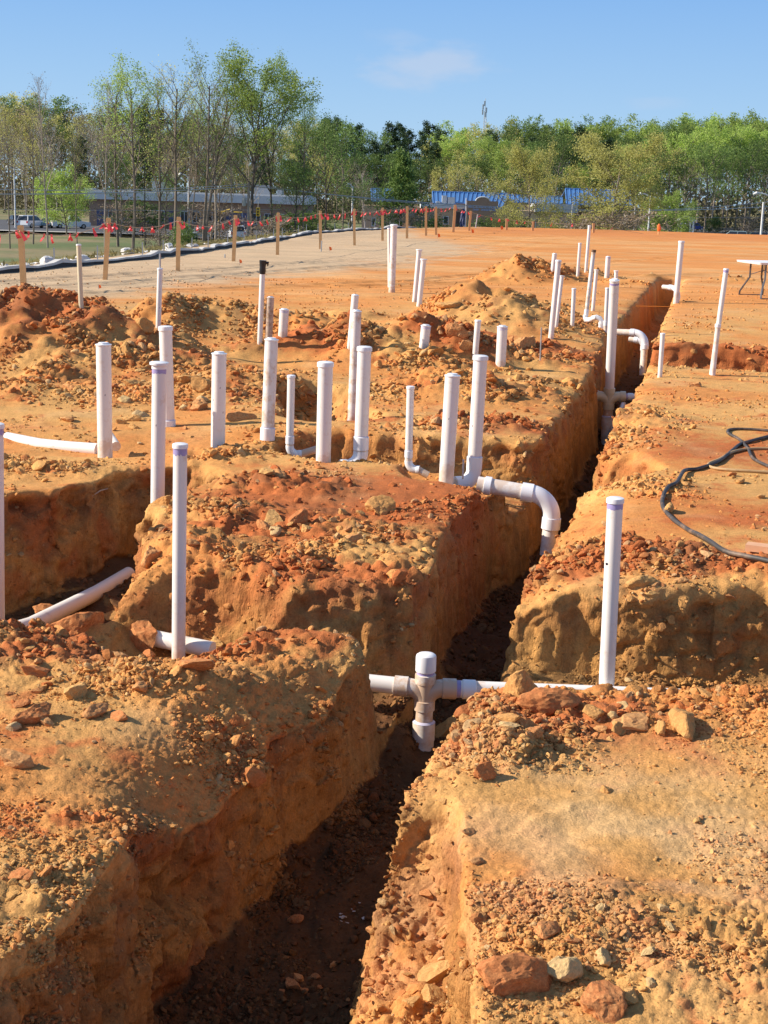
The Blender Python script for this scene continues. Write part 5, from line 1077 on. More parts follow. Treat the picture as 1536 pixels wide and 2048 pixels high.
# ------------------------------------------------------------------ trees
class Tree:
    def __init__(s, seed): s.r = random.Random(seed); s.np = np.random.RandomState(seed); s.m = MB(); s.tips = []
    def limb(s, p, d, L, r, lev, maxlev, P_):
        n = 5 if lev == 0 else 3; pts = [p]; rs_ = [r]; q = Vector(p); dd = Vector(d).normalized()
        for i in range(n):
            w = P_['wob'][min(lev, len(P_['wob'])-1)]
            dd = (dd+Vector((s.r.gauss(0, w), s.r.gauss(0, w), s.r.gauss(0, w)*.5))+Vector((0, 0, P_['up'][min(lev, len(P_['up'])-1)]))).normalized()
            q = q+dd*(L/n); pts.append(q.copy()); rs_.append(r*(1-.75*(i+1)/n) if lev else r*(1-.62*(i+1)/n))
        s.m.tube(pts, rs_, 6 if lev == 0 else (4 if lev == 1 else 3), False)
        if lev >= P_['leaflev']:
            for i in range(1, n+1): s.tips.append((pts[i], lev))
        if lev < maxlev:
            k = P_['kids'][lev]
            for j in range(k):
                t = P_['start'][lev]+(1-P_['start'][lev])*(j+s.r.random()*.8)/k; f = t*n; i = min(int(f), n-1); a = pts[i].lerp(pts[i+1], f-i); ra = rs_[i]*(1-(f-i))+rs_[i+1]*(f-i)
                dirn = (pts[i+1]-pts[i]).normalized(); az = 2.4*j+s.r.uniform(-.6, .6)
                side = Vector((math.cos(az), math.sin(az), 0)); side = (side-dirn*side.dot(dirn)).normalized()
                ang = P_['ang'][lev]*s.r.uniform(.75, 1.25); nd = dirn*math.cos(ang)+side*math.sin(ang)
                Lk = L*P_['len'][lev]*(P_['shape'](t) if lev == 0 else 1-.45*t)*s.r.uniform(.75, 1.2)
                s.limb(a, nd, Lk, max(.016, ra*.62), lev+1, maxlev, P_)
def make_tree(name, seed, H, P_, leaf, bark, nleaf, lsize, lspread, maxlev=3, trunks=1):
    t = Tree(seed)
    for k in range(trunks):
        a = k*2.1; t.limb(Vector((0, 0, 0))+Vector((math.cos(a), math.sin(a), 0))*(.3 if trunks > 1 else 0), Vector((math.cos(a)*.12*(trunks > 1), math.sin(a)*.12*(trunks > 1), 1)), H*(1-.06*k), H*P_['r'], 0, maxlev, P_)
    root = bpy.data.objects.new(name, None); COL.objects.link(root)
    t.m.build('trunk', M[bark], root, True)
    if nleaf and t.tips:
        tp = np.array([p[:] for p, l in t.tips], np.float32); tp = tp[tp[:, 2] > H*P_.get('lo', .25)]
        w = np.ones(len(tp)) if 'wt' not in P_ else np.array([max(.02, P_['wt'](z_/H)) for z_ in tp[:, 2]]); 
        cl_ = .35+1.3*t.np.rand(len(tp)); w = w*cl_
        ii = t.np.choice(len(tp), nleaf, p=w/w.sum()); pts = tp[ii]+t.np.normal(size=(nleaf, 3))*lspread*np.array([1, 1, .75])
        v, f = leaf_cloud(pts, lsize, t.np, up=1.0, asp=.75)
        o = np_mesh('crown', v.ravel(), f.ravel(), 4, M[leaf], False); o.parent = root
    return root
bell = lambda t: math.sin(math.pi*min(1, .12+.86*t))**.8
P_up = dict(r=.0095, wob=(.035, .09, .14), up=(.03, .12, .09), kids=(16, 6, 4), start=(.36, .2, .2), ang=(.60, .55, .6), len=(.42, .5, .5), shape=lambda t: 1.15-.70*t, leaflev=2, lo=.40, wt=lambda h: h**2)
P_br = dict(r=.013, wob=(.05, .12, .18), up=(.02, .07, .05), kids=(16, 6, 4), start=(.34, .2, .15), ang=(.85, .65, .7), len=(.40, .5, .5), shape=lambda t: .60+.70*math.sin(math.pi*min(1, t*.9+.1)), leaflev=2, lo=.32, wt=lambda h: h)
P_ro = dict(r=.016, wob=(.06, .13, .2), up=(.0, .05, .03), kids=(18, 7, 4), start=(.12, .15, .15), ang=(1.0, .7, .7), len=(.50, .5, .5), shape=lambda t: .62+.62*math.sin(math.pi*min(1, t+.02)), leaflev=2, lo=.20)
P_pi = dict(r=.010, wob=(.02, .08, .12), up=(.02, -.02, .02), kids=(26, 6), start=(.42, .25), ang=(1.25, .7), len=(.20, .45), shape=lambda t: 1.15-.85*t, leaflev=1, lo=.4)
P_co = dict(r=.013, wob=(.02, .08, .12), up=(.02, .05, .02), kids=(34, 6), start=(.06, .2), ang=(1.15, .7), len=(.36, .45), shape=lambda t: 1.12-.98*t, leaflev=1, lo=.04)
P_ba = dict(P_up, kids=(18, 7, 5), len=(.40, .55, .5), wt=lambda h: 1.0)
PRO = {
 'airy1': make_tree('tall_tree', 1, 24, P_up, 'leaf_fresh', 'bark', 4200, .21, .50), 'airy2': make_tree('tall_tree', 2, 24, dict(P_up, wt=lambda h: h**3), 'leaf_fresh', 'bark', 3000, .20, .45, trunks=2), 'airy3': make_tree('tall_tree', 22, 24, dict(P_up, start=(.28, .2, .2), wt=lambda h: h**3), 'leaf_fresh', 'bark', 2600, .20, .45),
 'dense1': make_tree('leafy_tree', 3, 25, dict(P_br, start=(.38, .2, .15), wt=lambda h: h**1.5), 'leaf_fresh', 'bark_dark', 14000, .27, .55), 'dense2': make_tree('leafy_tree', 4, 20, P_br, 'leaf_mid', 'bark_dark', 5200, .28, .7),
 'bare1': make_tree('bare_tree', 5, 22, P_ba, 'leaf_brown', 'bark_pale', 500, .2, .5), 'bare2': make_tree('bare_tree', 6, 22, P_ba, 'leaf_olive', 'bark', 1300, .2, .5),
 'pine1': make_tree('pine_tree', 7, 24, P_pi, 'leaf_dark', 'bark_dark', 5500, .36, .45, 2), 'pine2': make_tree('pine_tree', 8, 24, dict(P_pi, start=(.3, .25)), 'leaf_dark', 'bark_dark', 6000, .38, .5, 2),
 'olive1': make_tree('budding_tree', 9, 11, P_ro, 'leaf_olive', 'bark', 26000, .16, .33), 'olive2': make_tree('budding_tree', 10, 11, dict(P_ro, start=(.10, .2, .15)), 'leaf_olive', 'bark', 26000, .16, .33),
 'ever': make_tree('evergreen_tree', 11, 9, P_co, 'leaf_mid', 'bark_dark', 9000, .24, .30, 2), 'bushy': make_tree('bushy_tree', 12, 9, P_ro, 'leaf_fresh', 'bark', 15000, .20, .45),
 'fgreen1': make_tree('leafy_tree', 13, 26, P_br, 'leaf_fresh', 'bark_pale', 6500, .46, .6), 'fgreen2': make_tree('leafy_tree', 14, 26, dict(P_br, start=(.45, .2, .2)), 'leaf_fresh', 'bark', 6000, .46, .6),
 'fmid1': make_tree('leafy_tree', 15, 25, P_br, 'leaf_mid', 'bark', 5000, .46, .6), 'folive': make_tree('budding_tree', 16, 25, P_br, 'leaf_olive', 'bark', 3200, .42, .55), 'fbrown': make_tree('budding_tree', 17, 24, P_ba, 'leaf_brown', 'bark_pale', 2000, .38, .7),
 'shrub': make_tree('shrub', 18, 3, dict(P_ro, start=(.02, .1, .1)), 'leaf_mid', 'bark', 5000, .12, .22), 'shrub_brown': make_tree('shrub', 19, 3, dict(P_ro, start=(.02, .1, .1)), 'leaf_brown', 'bark_pale', 1600, .11, .22)}
KID = {k: [c for c in bpy.data.objects if c.parent == o] for k, o in PRO.items()}
REALH = {k: max((c.bound_box[i][2] for c in KID[k] for i in range(8))) for k in PRO}
TR = random.Random(77); used_p = set()
def put_tree(k, px, ptop, d, label, wide=1.0, group=None, zb=ZL-.3, cat='tree', rot=None):
    T = atd(px, ptop, d); s = (T.z-zb)/REALH[k]
    if k in used_p:
        o = PRO[k].copy(); COL.objects.link(o)
        for c in KID[k]:
            q = c.copy(); COL.objects.link(q); q.parent = o
    else: o = PRO[k]; used_p.add(k)
    o.location = (T.x, d, zb); o.scale = (s*wide, s*wide, s); o.rotation_euler = (0, 0, TR.uniform(0, 6.28) if rot is None else rot)
    return tag(o, label, cat, group)
FT = [ # front trees that can be told apart
 ('airy1', 262, 98, 150, 'tall airy tree with fresh green tips, left of the dark pine', 1.15), ('pine1', 288, 198, 158, 'narrow dark pine among the bare trunks at left', .55), ('bare2', 345, 108, 152, 'tall thin budding tree with many upright limbs, right of the dark pine', 1.2),
 ('airy2', 405, 82, 149, 'slender tall tree with pale green tips left of the biggest tree', 1.05), ('dense1', 508, 72, 147, 'biggest tree, dense bright green crown towering over the tree line', .95), ('dense1', 548, 92, 152, 'leafy tree just right of the biggest tree, leaning outward', .62),
 ('airy1', 612, 172, 150, 'tree with loose green crown at the right end of the tall clump', .85), ('dense2', 655, 205, 165, 'wide tree with light green edge, right of the tall clump', .85), ('bare1', 88, 145, 150, 'tall bare tree with fine grey twigs near the left edge', .75),
 ('bare1', 205, 150, 156, 'bare forked tree left of the airy green tipped tree', .7), ('bare2', 12, 200, 145, 'dark budding tree cut by the left edge', .7), ('bare2', 150, 240, 160, 'thin budding tree behind the left car park', .6),
 ('bare1', 468, 190, 158, 'straight dark trunk with sparse twigs before the left school building', .5), ('airy2', 375, 130, 160, 'pale double stemmed tree behind the slender tall one', .6), ('bushy', 131, 318, 192, 'round yellow green tree behind the parked cars at left', .95), ('dense2', 590, 300, 150, 'short leafy tree with low spreading limbs before the left building', .9),
 ('airy3', 232, 135, 158, 'thin pale tree close behind the airy green tipped tree', 1.0), ('airy3', 318, 140, 156, 'pale upright tree between the dark pine and the budding tree', 1.0), ('bare1', 432, 160, 162, 'pale bare tree close to the left of the biggest tree', .9), ('bare2', 60, 215, 158, 'budding tree left of the tall bare tree', .9), ('bare1', 505, 250, 165, 'bare tree in the shade under the biggest tree', .8), ('fmid1', 690, 240, 230, 'mid green tree at the right end of the left clump', 1.0),
 ('shrub_brown', 240, 405, 190, 'brown brush before the left end of the long building', 2.2), ('shrub', 285, 398, 200, 'green brush half hiding the long building behind the dark pine', 2.0), ('shrub_brown', 420, 400, 172, 'bare brush right of the silver sedan', 1.6), ('dense2', 330, 330, 178, 'small leafy tree screening the middle of the long building', 1.0), ('fmid1', 240, 300, 196, 'mid sized green tree screening the left end of the long building', .9), ('bare2', 440, 300, 170, 'small budding tree before the yellow play frame', 1.0), ('shrub', 610, 420, 168, 'green brush at the right end of the long building', 2.2),
 ('shrub', 360, 440, 125, 'dark shrub at the foot of the trees behind the third stake', 1.0), ('shrub_brown', 315, 452, 120, 'pale leaved shrub behind the rope between second and third stakes', 1.0), ('shrub_brown', 560, 430, 140, 'brown brush under the short leafy tree', 1.6),
 ('ever', 808, 292, 170, 'cone shaped green evergreen before the blue roof', .82), ('dense2', 770, 362, 172, 'dark leafy tree hiding the left end of the blue roof', 1.3), ('dense2', 700, 350, 168, 'low dark green tree behind the pale lamp pole', 1.2), ('bare1', 735, 322, 200, 'small pinkish bare tree left of the evergreen', 1.1),
 ('olive1', 1068, 266, 150, 'round yellow olive budding tree before the brick school', .85), ('olive2', 1228, 250, 145, 'largest olive budding tree, right of the school entrance', 1.05), ('bushy', 1348, 372, 200, 'bushy bright green tree left of the small shelter', 1.1),
 ('shrub_brown', 1275, 415, 140, 'bare brush at the right foot of the largest budding tree', 1.8), ('shrub', 870, 430, 150, 'green brush behind the rightmost wooden stakes', 1.2), ('shrub_brown', 815, 405, 152, 'low grey brush beneath the evergreen', 1.5), ('shrub', 975, 430, 160, 'clipped shrub before the school sign wall', 1.0), ('shrub_brown', 1190, 420, 142, 'tangled brush at the left foot of the largest budding tree', 1.6),
 ('shrub', 1430, 430, 330, 'big dark shrub at the edge of the woods right of the shelter', 1.3), ('shrub_brown', 1495, 428, 330, 'brown scrub behind the right car park', 1.6), ('shrub', 1108, 445, 178, 'small round shrub at the school windows', .9)]
for k, px, pt, d, lab, w in FT: put_tree(k, px, pt, d, lab, w, cat='shrub' if 'shrub' in k else 'tree')
# woods behind: three staggered rows
def kindat(px, row):
    r = TR.random()
    if 965 < px < 1350 and row < 2: return ('fmid1', 'fmid1', 'fgreen2', 'pine2')[int(r*4)]
    if px < 620: L = ['fmid1', 'folive', 'fbrown', 'bare2', 'bare1', 'folive', 'fmid1', 'pine2'] if row else ['bare1', 'bare2', 'fmid1', 'fbrown', 'pine2', 'folive']
    elif px < 880: L = ['pine1', 'pine2', 'pine2', 'fmid1', 'pine1'] if row else ['fmid1', 'pine2', 'folive', 'fmid1']
    elif px < 1010: L = ['fbrown', 'folive', 'pine1', 'fgreen1'] if row else ['fbrown', 'folive', 'fmid1']
    else: L = ['fgreen1', 'fgreen2', 'fgreen1', 'fgreen2', 'fmid1'] if row > 1 else (['fgreen1', 'fmid1', 'fgreen2', 'fgreen1', 'bare2'] if row else ['bare1', 'bare2', 'fmid1', 'fmid1', 'fgreen2'])
    return L[int(r*len(L))]
def skyline(px): return float(np.interp(px, [0, 60, 120, 200, 300, 420, 520, 640, 700, 760, 830, 900, 960, 1040, 1100, 1180, 1250, 1330, 1400, 1470, 1536], [178, 185, 200, 205, 215, 235, 240, 235, 240, 246, 250, 236, 250, 240, 232, 240, 240, 236, 226, 222, 222]))
kn = dict(fmid1='mid green leafy tree', folive='olive budding tree', fbrown='brown budding tree', bare1='grey bare tree', bare2='thin budding tree', pine1='dark pine tree', pine2='dark pine tree', fgreen1='fresh green leafy tree', fgreen2='fresh green leafy tree')
for row, (d0, dt, step, jit) in enumerate(((335, 62, 34, 30), (385, 26, 29, 16), (440, 0, 24, 13))):
    px = -30
    while px < 1570:
        k = kindat(px, row); side = 'left' if px < 620 else ('middle' if px < 900 else 'right'); place = ('front edge', 'middle depth', 'skyline')[row]
        put_tree(k, px, skyline(px)+dt+TR.uniform(-jit, jit), d0+TR.uniform(-15, 15), f'{kn[k]} at the {place} of the woods, {side} part of the picture' if False else f'{kn[k]} in the {place} of the {side} woods', TR.uniform(.8, 1.15), group=f'woods {side} {place} {kn[k]}s')
        px += step*TR.uniform(.7, 1.3)
# deep undergrowth that closes the wood
M['leaf_under'] = leaf_mat('dark_understorey_leaves', (.10, .085, .05), (.20, .18, .09), .2)  # darker brown and olive leaf tones for the low brush
us_ = np.random.RandomState(9); n = 60000; ux = us_.uniform(-190, 190, n); uy = us_.uniform(395, 520, n); top_ = 8+6*np.abs(pn(ux*.06, uy*.06, None, 3))*2; uz = ZL+us_.rand(n)**1.2*top_
v, f = leaf_cloud(np.stack([ux, uy, uz], -1), 1.0, us_, asp=.7); tag(np_mesh('undergrowth', v.ravel(), f.ravel(), 4, M['leaf_under'], False), 'brown and olive undergrowth filling the wood between the trunks', kind='stuff')
n = 9000; ux = us_.uniform(-190, 190, n); uy = us_.uniform(322, 350, n); top_ = .8+3*np.abs(pn(ux*.08, uy*.08, None, 5))*2; uz = ZL+us_.rand(n)**1.2*top_
v, f = leaf_cloud(np.stack([ux, uy, uz], -1), .6, us_, asp=.4); tag(np_mesh('woodland_brush', v.ravel(), f.ravel(), 4, M['leaf_under'], False), 'brown brush along the front edge of the wood', kind='stuff')
print('trees', round(time.time()-T0, 1))
# ------------------------------------------------------------------ buildings
M['brick'] = simple('brown_brick', (.34, .22, .15), .9, noise=.12, scale=1.5); M['brick_tan'] = simple('tan_brick', (.52, .36, .23), .9, noise=.1, scale=1.5)
M['fascia'] = simple('weathered_white_fascia', (.62, .62, .60), .7, noise=.12, scale=.5); M['roofgrey'] = simple('grey_membrane_roof', (.46, .47, .48), .8, noise=.15, scale=.2)
M['blue_roof'] = simple('blue_seamed_metal', (.06, .17, .40), .35, noise=.06, scale=.6); M['dark_glass'] = simple('dark_window_glass', (.03, .035, .045), .15); M['frame_w'] = simple('window_frame_paint', (.55, .55, .56), .5); M['door_blue'] = simple('blue_painted_metal', (.07, .08, .17), .5)
M['unit'] = simple('grey_metal_cabinet', (.42, .43, .44), .6, noise=.1); M['yellow'] = simple('yellow_paint', (.85, .55, .04), .5); M['shade'] = simple('painted_shade', (.07, .055, .05), .9); M['letters'] = simple('pale_blue_letters', (.38, .44, .62), .6)  # M['shade']: near-black colour standing in for shade in openings and shelter
def X_(px, d): return atd(px, 400, d).x
def Z_(px, py, d): return atd(px, py, d).z
def bx(name, x0, x1, y0, y1, z0, z1, mat, root):
    m = MB(); o = root.location; m.box(Vector(((x0+x1)/2, (y0+y1)/2, (z0+z1)/2))-o, (x1-x0, y1-y0, z1-z0)); return m.build(name, M[mat], root)
dl = 236; lb = empty('school_building', (X_(390, dl), dl, ZL), 'long low brown building with a whitish flat roof edge behind the left trees', 'building')
x0, x1 = X_(178, dl), X_(612, dl); zt_ = Z_(400, 398, dl); bx('wall', x0, x1, dl, dl+22, ZL-.3, zt_-.4, 'brick', lb)
bx('roof_edge', x0-.6, x1+.5, dl-.9, dl+22.6, zt_-.45, zt_+.75, 'fascia', lb); bx('roof_deck', x0, x1, dl+1, dl+22, zt_+.752, zt_+1.0, 'roofgrey', lb)
for (a, b_, h) in ((309, 330, 1.6), (511, 541, 1.5), (556, 566, .9), (174, 190, .3)): bx('roof_unit', X_(a, dl+6), X_(b_, dl+6), dl+4, dl+7, zt_+.9, zt_+.95+h, 'unit', lb)
for i in range(17):
    xa = x0+1.2+i*(x1-x0-2)/17; w_ = bx('window' if i % 6 else 'door', xa, xa+1.2, dl-.06, dl+.05, ZL+(.9 if i % 6 else 0), ZL+2.6, 'dark_glass' if i % 6 else 'door_blue', lb)
    if i % 6:
        m = MB(); c = Vector((xa+.6, dl-.09, ZL+1.75))-lb.location
        for dx in (-.62, 0, .62): m.box(c+Vector((dx, 0, 0)), (.09, .05, 1.8))
        for dz in (-.88, .88): m.box(c+Vector((0, 0, dz)), (1.15, .05, .09))
        m.build('frame', M['frame_w'], w_)
bx('low_wall', X_(400, dl-3), X_(470, dl-3), dl-4, dl-3.6, ZL-.2, ZL+1.3, 'brick_tan', lb)
ds = 205; rb = empty('school_building', (X_(1010, ds), ds, ZL), 'tan brick school with a bright blue ribbed roof and arched sign wall', 'building')
xa, xb = X_(846, ds), X_(1150, ds); zw = Z_(1000, 420, ds)
bx('wall', xa, xb, ds, ds+18, ZL-.3, zw, 'brick_tan', rb)
bx('roof_edge', xa-.3, X_(934, ds), ds-.4, ds+6, zw+.003, zw+.55, 'fascia', rb); bx('roof_edge', X_(1070, ds), xb+.4, ds-.6, ds+12, zw-.1, zw+1.0, 'roofgrey', rb)
def seam_roof(px0, px1, pyr, pye, dr, de, skew, nm='blue_roof'):
    A = atd(px0, pyr, dr); B = atd(px1, pyr+(px1-px0)*.028, dr); C_ = atd(px1-skew, pye+(px1-px0)*.028, de); D_ = atd(px0+2, pye, de); o = rb.location
    m = MB(); up = Vector((0, 0, -.12)); m.add([A-o, B-o, C_-o, D_-o, A-o+up, B-o+up, C_-o+up, D_-o+up], [(0, 3, 2, 1), (4, 5, 6, 7), (0, 1, 5, 4), (1, 2, 6, 5), (2, 3, 7, 6), (3, 0, 4, 7)]); f_ = m.build(nm, M['blue_roof'], rb)
    # back slope so the ridge has a far side
    m = MB(); bk = Vector((0, dr-de, C_.z-B.z)); m.add([A-o, B-o, B-o+bk, A-o+bk, A-o+up, B-o+up, B-o+bk+up, A-o+bk+up], [(0, 1, 2, 3), (7, 6, 5, 4), (0, 4, 5, 1), (1, 5, 6, 2), (2, 6, 7, 3), (3, 7, 4, 0)]); m.build('back_slope', M['blue_roof'], rb)
    n = int((B-A).length/.62); m = MB()
    for i in range(n+1):
        t = i/n; p, q = A.lerp(B, t)-o, D_.lerp(C_, t)-o; m.tube([p+Vector((0, 0, .06)), q+Vector((0, 0, .06))], .085, 4)
    m.build('standing_seams', M['blue_roof'], f_)
    m = MB(); m.tube([A-o+Vector((0, 0, .05)), B-o+Vector((0, 0, .05))], .13, 6); m.build('ridge_cap', M['blue_roof'], f_)
    return A, B
seam_roof(742, 806, 378, 402, 222, 210, 3); seam_roof(865, 1016, 384, 411, 216, 206, 12); seam_roof(1018, 1125, 391, 404, 222, 214, 0); seam_roof(1131, 1262, 378, 408, 217, 207, 0)
bx('wing_wall', X_(725, ds+8), X_(852, ds+8), ds+6, ds+18, ZL-.3, Z_(790, 412, ds+8), 'brick_tan', rb); bx('rear_wall', xa+1, X_(1255, ds+10), ds+9, ds+11, ZL, Z_(1000, 408, ds+10), 'brick_tan', rb)
# sign wall with arched crest
o = rb.location; dsg = ds-1.4; sx0, sx1, sc_ = X_(934, dsg), X_(997, dsg), X_(966, dsg); zs = Z_(966, 402, dsg); zar = Z_(966, 394, dsg); hw = X_(980, dsg)-sc_
pl = [(sx0, ZL), (sx1, ZL), (sx1, zs), (sc_+hw, zs)]+[(sc_+hw*math.cos(t), zs+(zar-zs)*math.sin(t)) for t in [math.pi*i/12 for i in range(1, 12)]]+[(sc_-hw, zs), (sx0, zs)]
m = MB(); m.prism([(a-o.x, b_-o.z) for a, b_ in pl], dsg-o.y, dsg+.6-o.y); sw = m.build('sign_wall', M['brick'], rb)
m = MB(); m.tube([Vector((sc_+hw*math.cos(t), dsg-.03, zs+(zar-zs)*math.sin(t)))-o for t in [math.pi*i/14 for i in range(15)]], .09, 6); m.build('arch_trim', M['fascia'], sw)
m = MB(); rr = random.Random(5)
for row, (a, b_, n) in enumerate(((938, 993, 19), (947, 990, 14))):
    for i in range(n):
        if rr.random() < .12: continue
        xx = X_(a+(b_-a)*i/(n-1), dsg); zz = Z_(966, 414.5+row*5.2, dsg); m.box(Vector((xx, dsg-.04, zz))-o, (.07, .05, .26)); m.box(Vector((xx+.07, dsg-.04, zz+rr.choice((-.1, 0, .1))))-o, (.12, .05, .06))
        if rr.random() < .6: m.box(Vector((xx+.14, dsg-.04, zz))-o, (.06, .05, .24))
m.build('sign_letters', M['letters'], sw)
bx('entry_recess', X_(912, ds-.3), X_(933, ds-.3), ds-.35, ds+.01, ZL, Z_(920, 407, ds), 'brick', rb); bx('entry_shade_slab', X_(914, ds-.6), X_(931, ds-.6), ds-.42, ds-.3, ZL, Z_(920, 424, ds), 'shade', rb)  # dark slab on the wall stands for the shade inside the entry
bx('porch_shade_slab', X_(1022, ds), X_(1062, ds), ds-.1, ds+.05, ZL, Z_(1040, 436, ds), 'shade', rb); bx('porch_shade_slab', X_(1000, ds), X_(1012, ds), ds-.1, ds+.05, ZL, Z_(1005, 440, ds), 'shade', rb)  # dark slabs set on the wall face as porch shade
for (a, b_, c, e_) in ((888, 898, 433, 448), (855, 862, 434, 447), (1068, 1073, 440, 456), (1093, 1101, 442, 458), (745, 752, 436, 452), (768, 773, 436, 450), (1135, 1140, 442, 456)):
    w_ = bx('window', X_(a, ds), X_(b_, ds), ds-.08, ds+.04, Z_(a, e_, ds), Z_(a, c, ds), 'dark_glass', rb); m = MB(); c0 = Vector(((X_(a, ds)+X_(b_, ds))/2, ds-.1, (Z_(a, e_, ds)+Z_(a, c, ds))/2))-o; W2 = (X_(b_, ds)-X_(a, ds))/2; H2 = (Z_(a, c, ds)-Z_(a, e_, ds))/2
    for sx in (-1, 1): m.box(c0+Vector((sx*W2, 0, 0)), (.10, .06, H2*2+.1)); m.box(c0+Vector((0, 0, sx*H2)), (W2*2-.1, .06, .10))
    m.build('frame', M['frame_w'], w_)
for (a, b_, h) in ((884, 893, 1.2), (895, 909, 1.0), (872, 880, .4), (1085, 1100, .5), (1120, 1138, .45)): bx('roof_unit', X_(a, ds+3), X_(b_, ds+3), ds+2, ds+4, zw+.4, zw+.55+h, 'unit', rb)
# small gabled shelter
dsh = 300; sh = empty('bus_shelter', (X_(1375, dsh), dsh, ZL+.12), 'small open shelter with a grey blue gable roof in the right car park', 'shelter'); hx = (X_(1388, dsh)-X_(1360, dsh))/2; zr = Z_(1374, 431, dsh)-sh.location.z
for sx in (-1, 1):
    for sy in (-1, 1): m = MB(); m.box((sx*hx*.85, sy*1.5, (zr-.9)/2), (.32, .32, zr-.9)); m.build('post', M['fascia'], sh)
    m = MB(); m.prism([(0, zr), (sx*hx*1.25, zr-.95), (sx*hx*1.25, zr-1.15), (0, zr-.2)], -2, 2); m.build('roof_slope', M['unit'], sh)
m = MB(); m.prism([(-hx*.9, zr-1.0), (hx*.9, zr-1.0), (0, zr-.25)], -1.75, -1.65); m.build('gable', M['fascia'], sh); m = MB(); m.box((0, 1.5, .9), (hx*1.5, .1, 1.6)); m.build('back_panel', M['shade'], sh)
# ------------------------------------------------------------------ vehicles
def paint(n, c): M[n] = simple(n, c, .25, metal=.1, noise=.02); return n
for n, c in (('white_car_paint', (.74, .75, .76)), ('black_car_paint', (.025, .027, .032)), ('silver_car_paint', (.45, .48, .50)), ('teal_grey_car_paint', (.28, .36, .36)), ('blue_car_paint', (.03, .06, .28)), ('pale_blue_car_paint', (.52, .60, .70))): paint(n, c)
M['tyre'] = simple('tyre_rubber', (.02, .02, .02), .9); M['rim'] = simple('alloy_rim', (.5, .5, .52), .3, metal=.8); M['redlamp'] = simple('red_lamp_plastic', (.5, .02, .02), .3); M['headlamp'] = simple('clear_lamp_plastic', (.7, .7, .72), .15)
def vehicle(kind, px, d, rz, paintn, label, zb=ZL):
    P_ = atd(px, 440, d); r = empty('parked_'+('pickup' if kind == 'pickup' else 'car'), (P_.x, d, zb), label, 'pickup' if kind == 'pickup' else 'car', 'vehicles in the car parks', math.radians(rz))
    L, W, H = dict(sedan=(4.7, 1.82, 1.45), suv=(4.7, 1.9, 1.75), pickup=(5.6, 1.98, 1.85))[kind]; l = L/2
    belt = H*.60; body = [(-l, .42), (-l+.08, .30), (l-.12, .30), (l, .45), (l-.02, belt*.78), (l-.25, belt*.88), (l*.45, belt)]
    body += {'sedan': [(-l*.62, belt), (-l+.05, belt*.93)], 'suv': [(-l+.03, belt)], 'pickup': [(-l*.0, belt), (-l*.05, belt*.98), (-l, belt*.98)]}[kind]
    m = MB(); n = len(body); vs = []
    for (yy, ins) in ((-W/2, .06), (-W/2+.06, 0), (W/2-.06, 0), (W/2, .06)):
        for (a, b_) in body: vs.append((a*(1-ins*.3), yy, .30+(b_-.30)*(1-ins*.8)+ins*.2))
    fs = [tuple(range(n)), tuple(range(4*n-1, 3*n-1, -1))]+[(k*n+i, (k+1)*n+i, (k+1)*n+(i+1) % n, k*n+(i+1) % n) for k in range(3) for i in range(n)]; m.add(vs, fs); bd = m.build('body', M[paintn], r)
    c0, c1, c2, c3 = dict(sedan=(-l*.68, -l*.36, l*.16, l*.46), suv=(-l+.1, -l+.38, l*.20, l*.50), pickup=(-l*.08, l*.0, l*.30, l*.52))[kind]
    def cab(z0, z1, i0, i1, e=0): 
        t0 = (z0-belt)/(H-belt); t1 = (z1-belt)/(H-belt); q = []
        for t, z_ in ((t0, z0), (t1, z1)):
            a, b_ = c0+(c1-c0)*t, c3+(c2-c3)*t; w_ = W/2*(.93-.16*t)+e; q += [(a-e, -w_, z_), (b_+e, -w_, z_), (b_+e, w_, z_), (a-e, w_, z_)]
        return MB().add(q, [(0, 3, 2, 1), (4, 5, 6, 7), (0, 1, 5, 4), (1, 2, 6, 5), (2, 3, 7, 6), (3, 0, 4, 7)])
    cab(belt-.01, H-.07, 0, 0).build('windows', M['dark_glass'], r); cab(H-.085, H, 0, 0, .012).build('roof', M[paintn], r)
    m = MB()
    for t_ in (0, .48, 1):
        for s_ in (-1, 1):
            a = Vector((c0+(c3-c0)*(t_ if t_ != .48 else .5), s_*W/2*.93, belt)); b_ = Vector((c1+(c2-c1)*(t_ if t_ != .48 else .5), s_*W/2*.77, H-.07)); m.tube([a, b_], .045, 4)
    m.build('pillars', M[paintn], r)
    if kind == 'pickup': m = MB(); m.box((-l*.52, 0, belt+.0), (L*.42, W*.84, .02)); m.build('bed', M['tyre'], r)
    for sx in (-l*.60, l*.62):
        for s_ in (-1, 1):
            w_ = MB(); w_.tube([(sx, s_*(W/2-.16), .34), (sx, s_*(W/2+.015), .34)], .34, 18); wo = w_.build('wheel', M['tyre'], r, False); w_ = MB(); w_.tube([(sx, s_*(W/2+.012), .34), (sx, s_*(W/2+.03), .34)], .20, 14); w_.build('rim', M['rim'], wo)
    for s_ in (-1, 1):
        m = MB(); m.box((l-.06, s_*W*.36, belt*.70), (.12, .34, .16)); m.build('headlight', M['headlamp'], r); m = MB(); m.box((-l+.03, s_*W*.41, belt*.80), (.08, .22, .28)); m.build('tail_light', M['redlamp'], r)
vehicle('sedan', 32, 228, 118, 'black_car_paint', 'dark parked sedan furthest left, beyond the rope'); vehicle('suv', 62, 214, 72, 'white_car_paint', 'white parked suv seen from behind at far left'); vehicle('sedan', 100, 217, 80, 'teal_grey_car_paint', 'grey green sedan between the white suv and the white pickup')
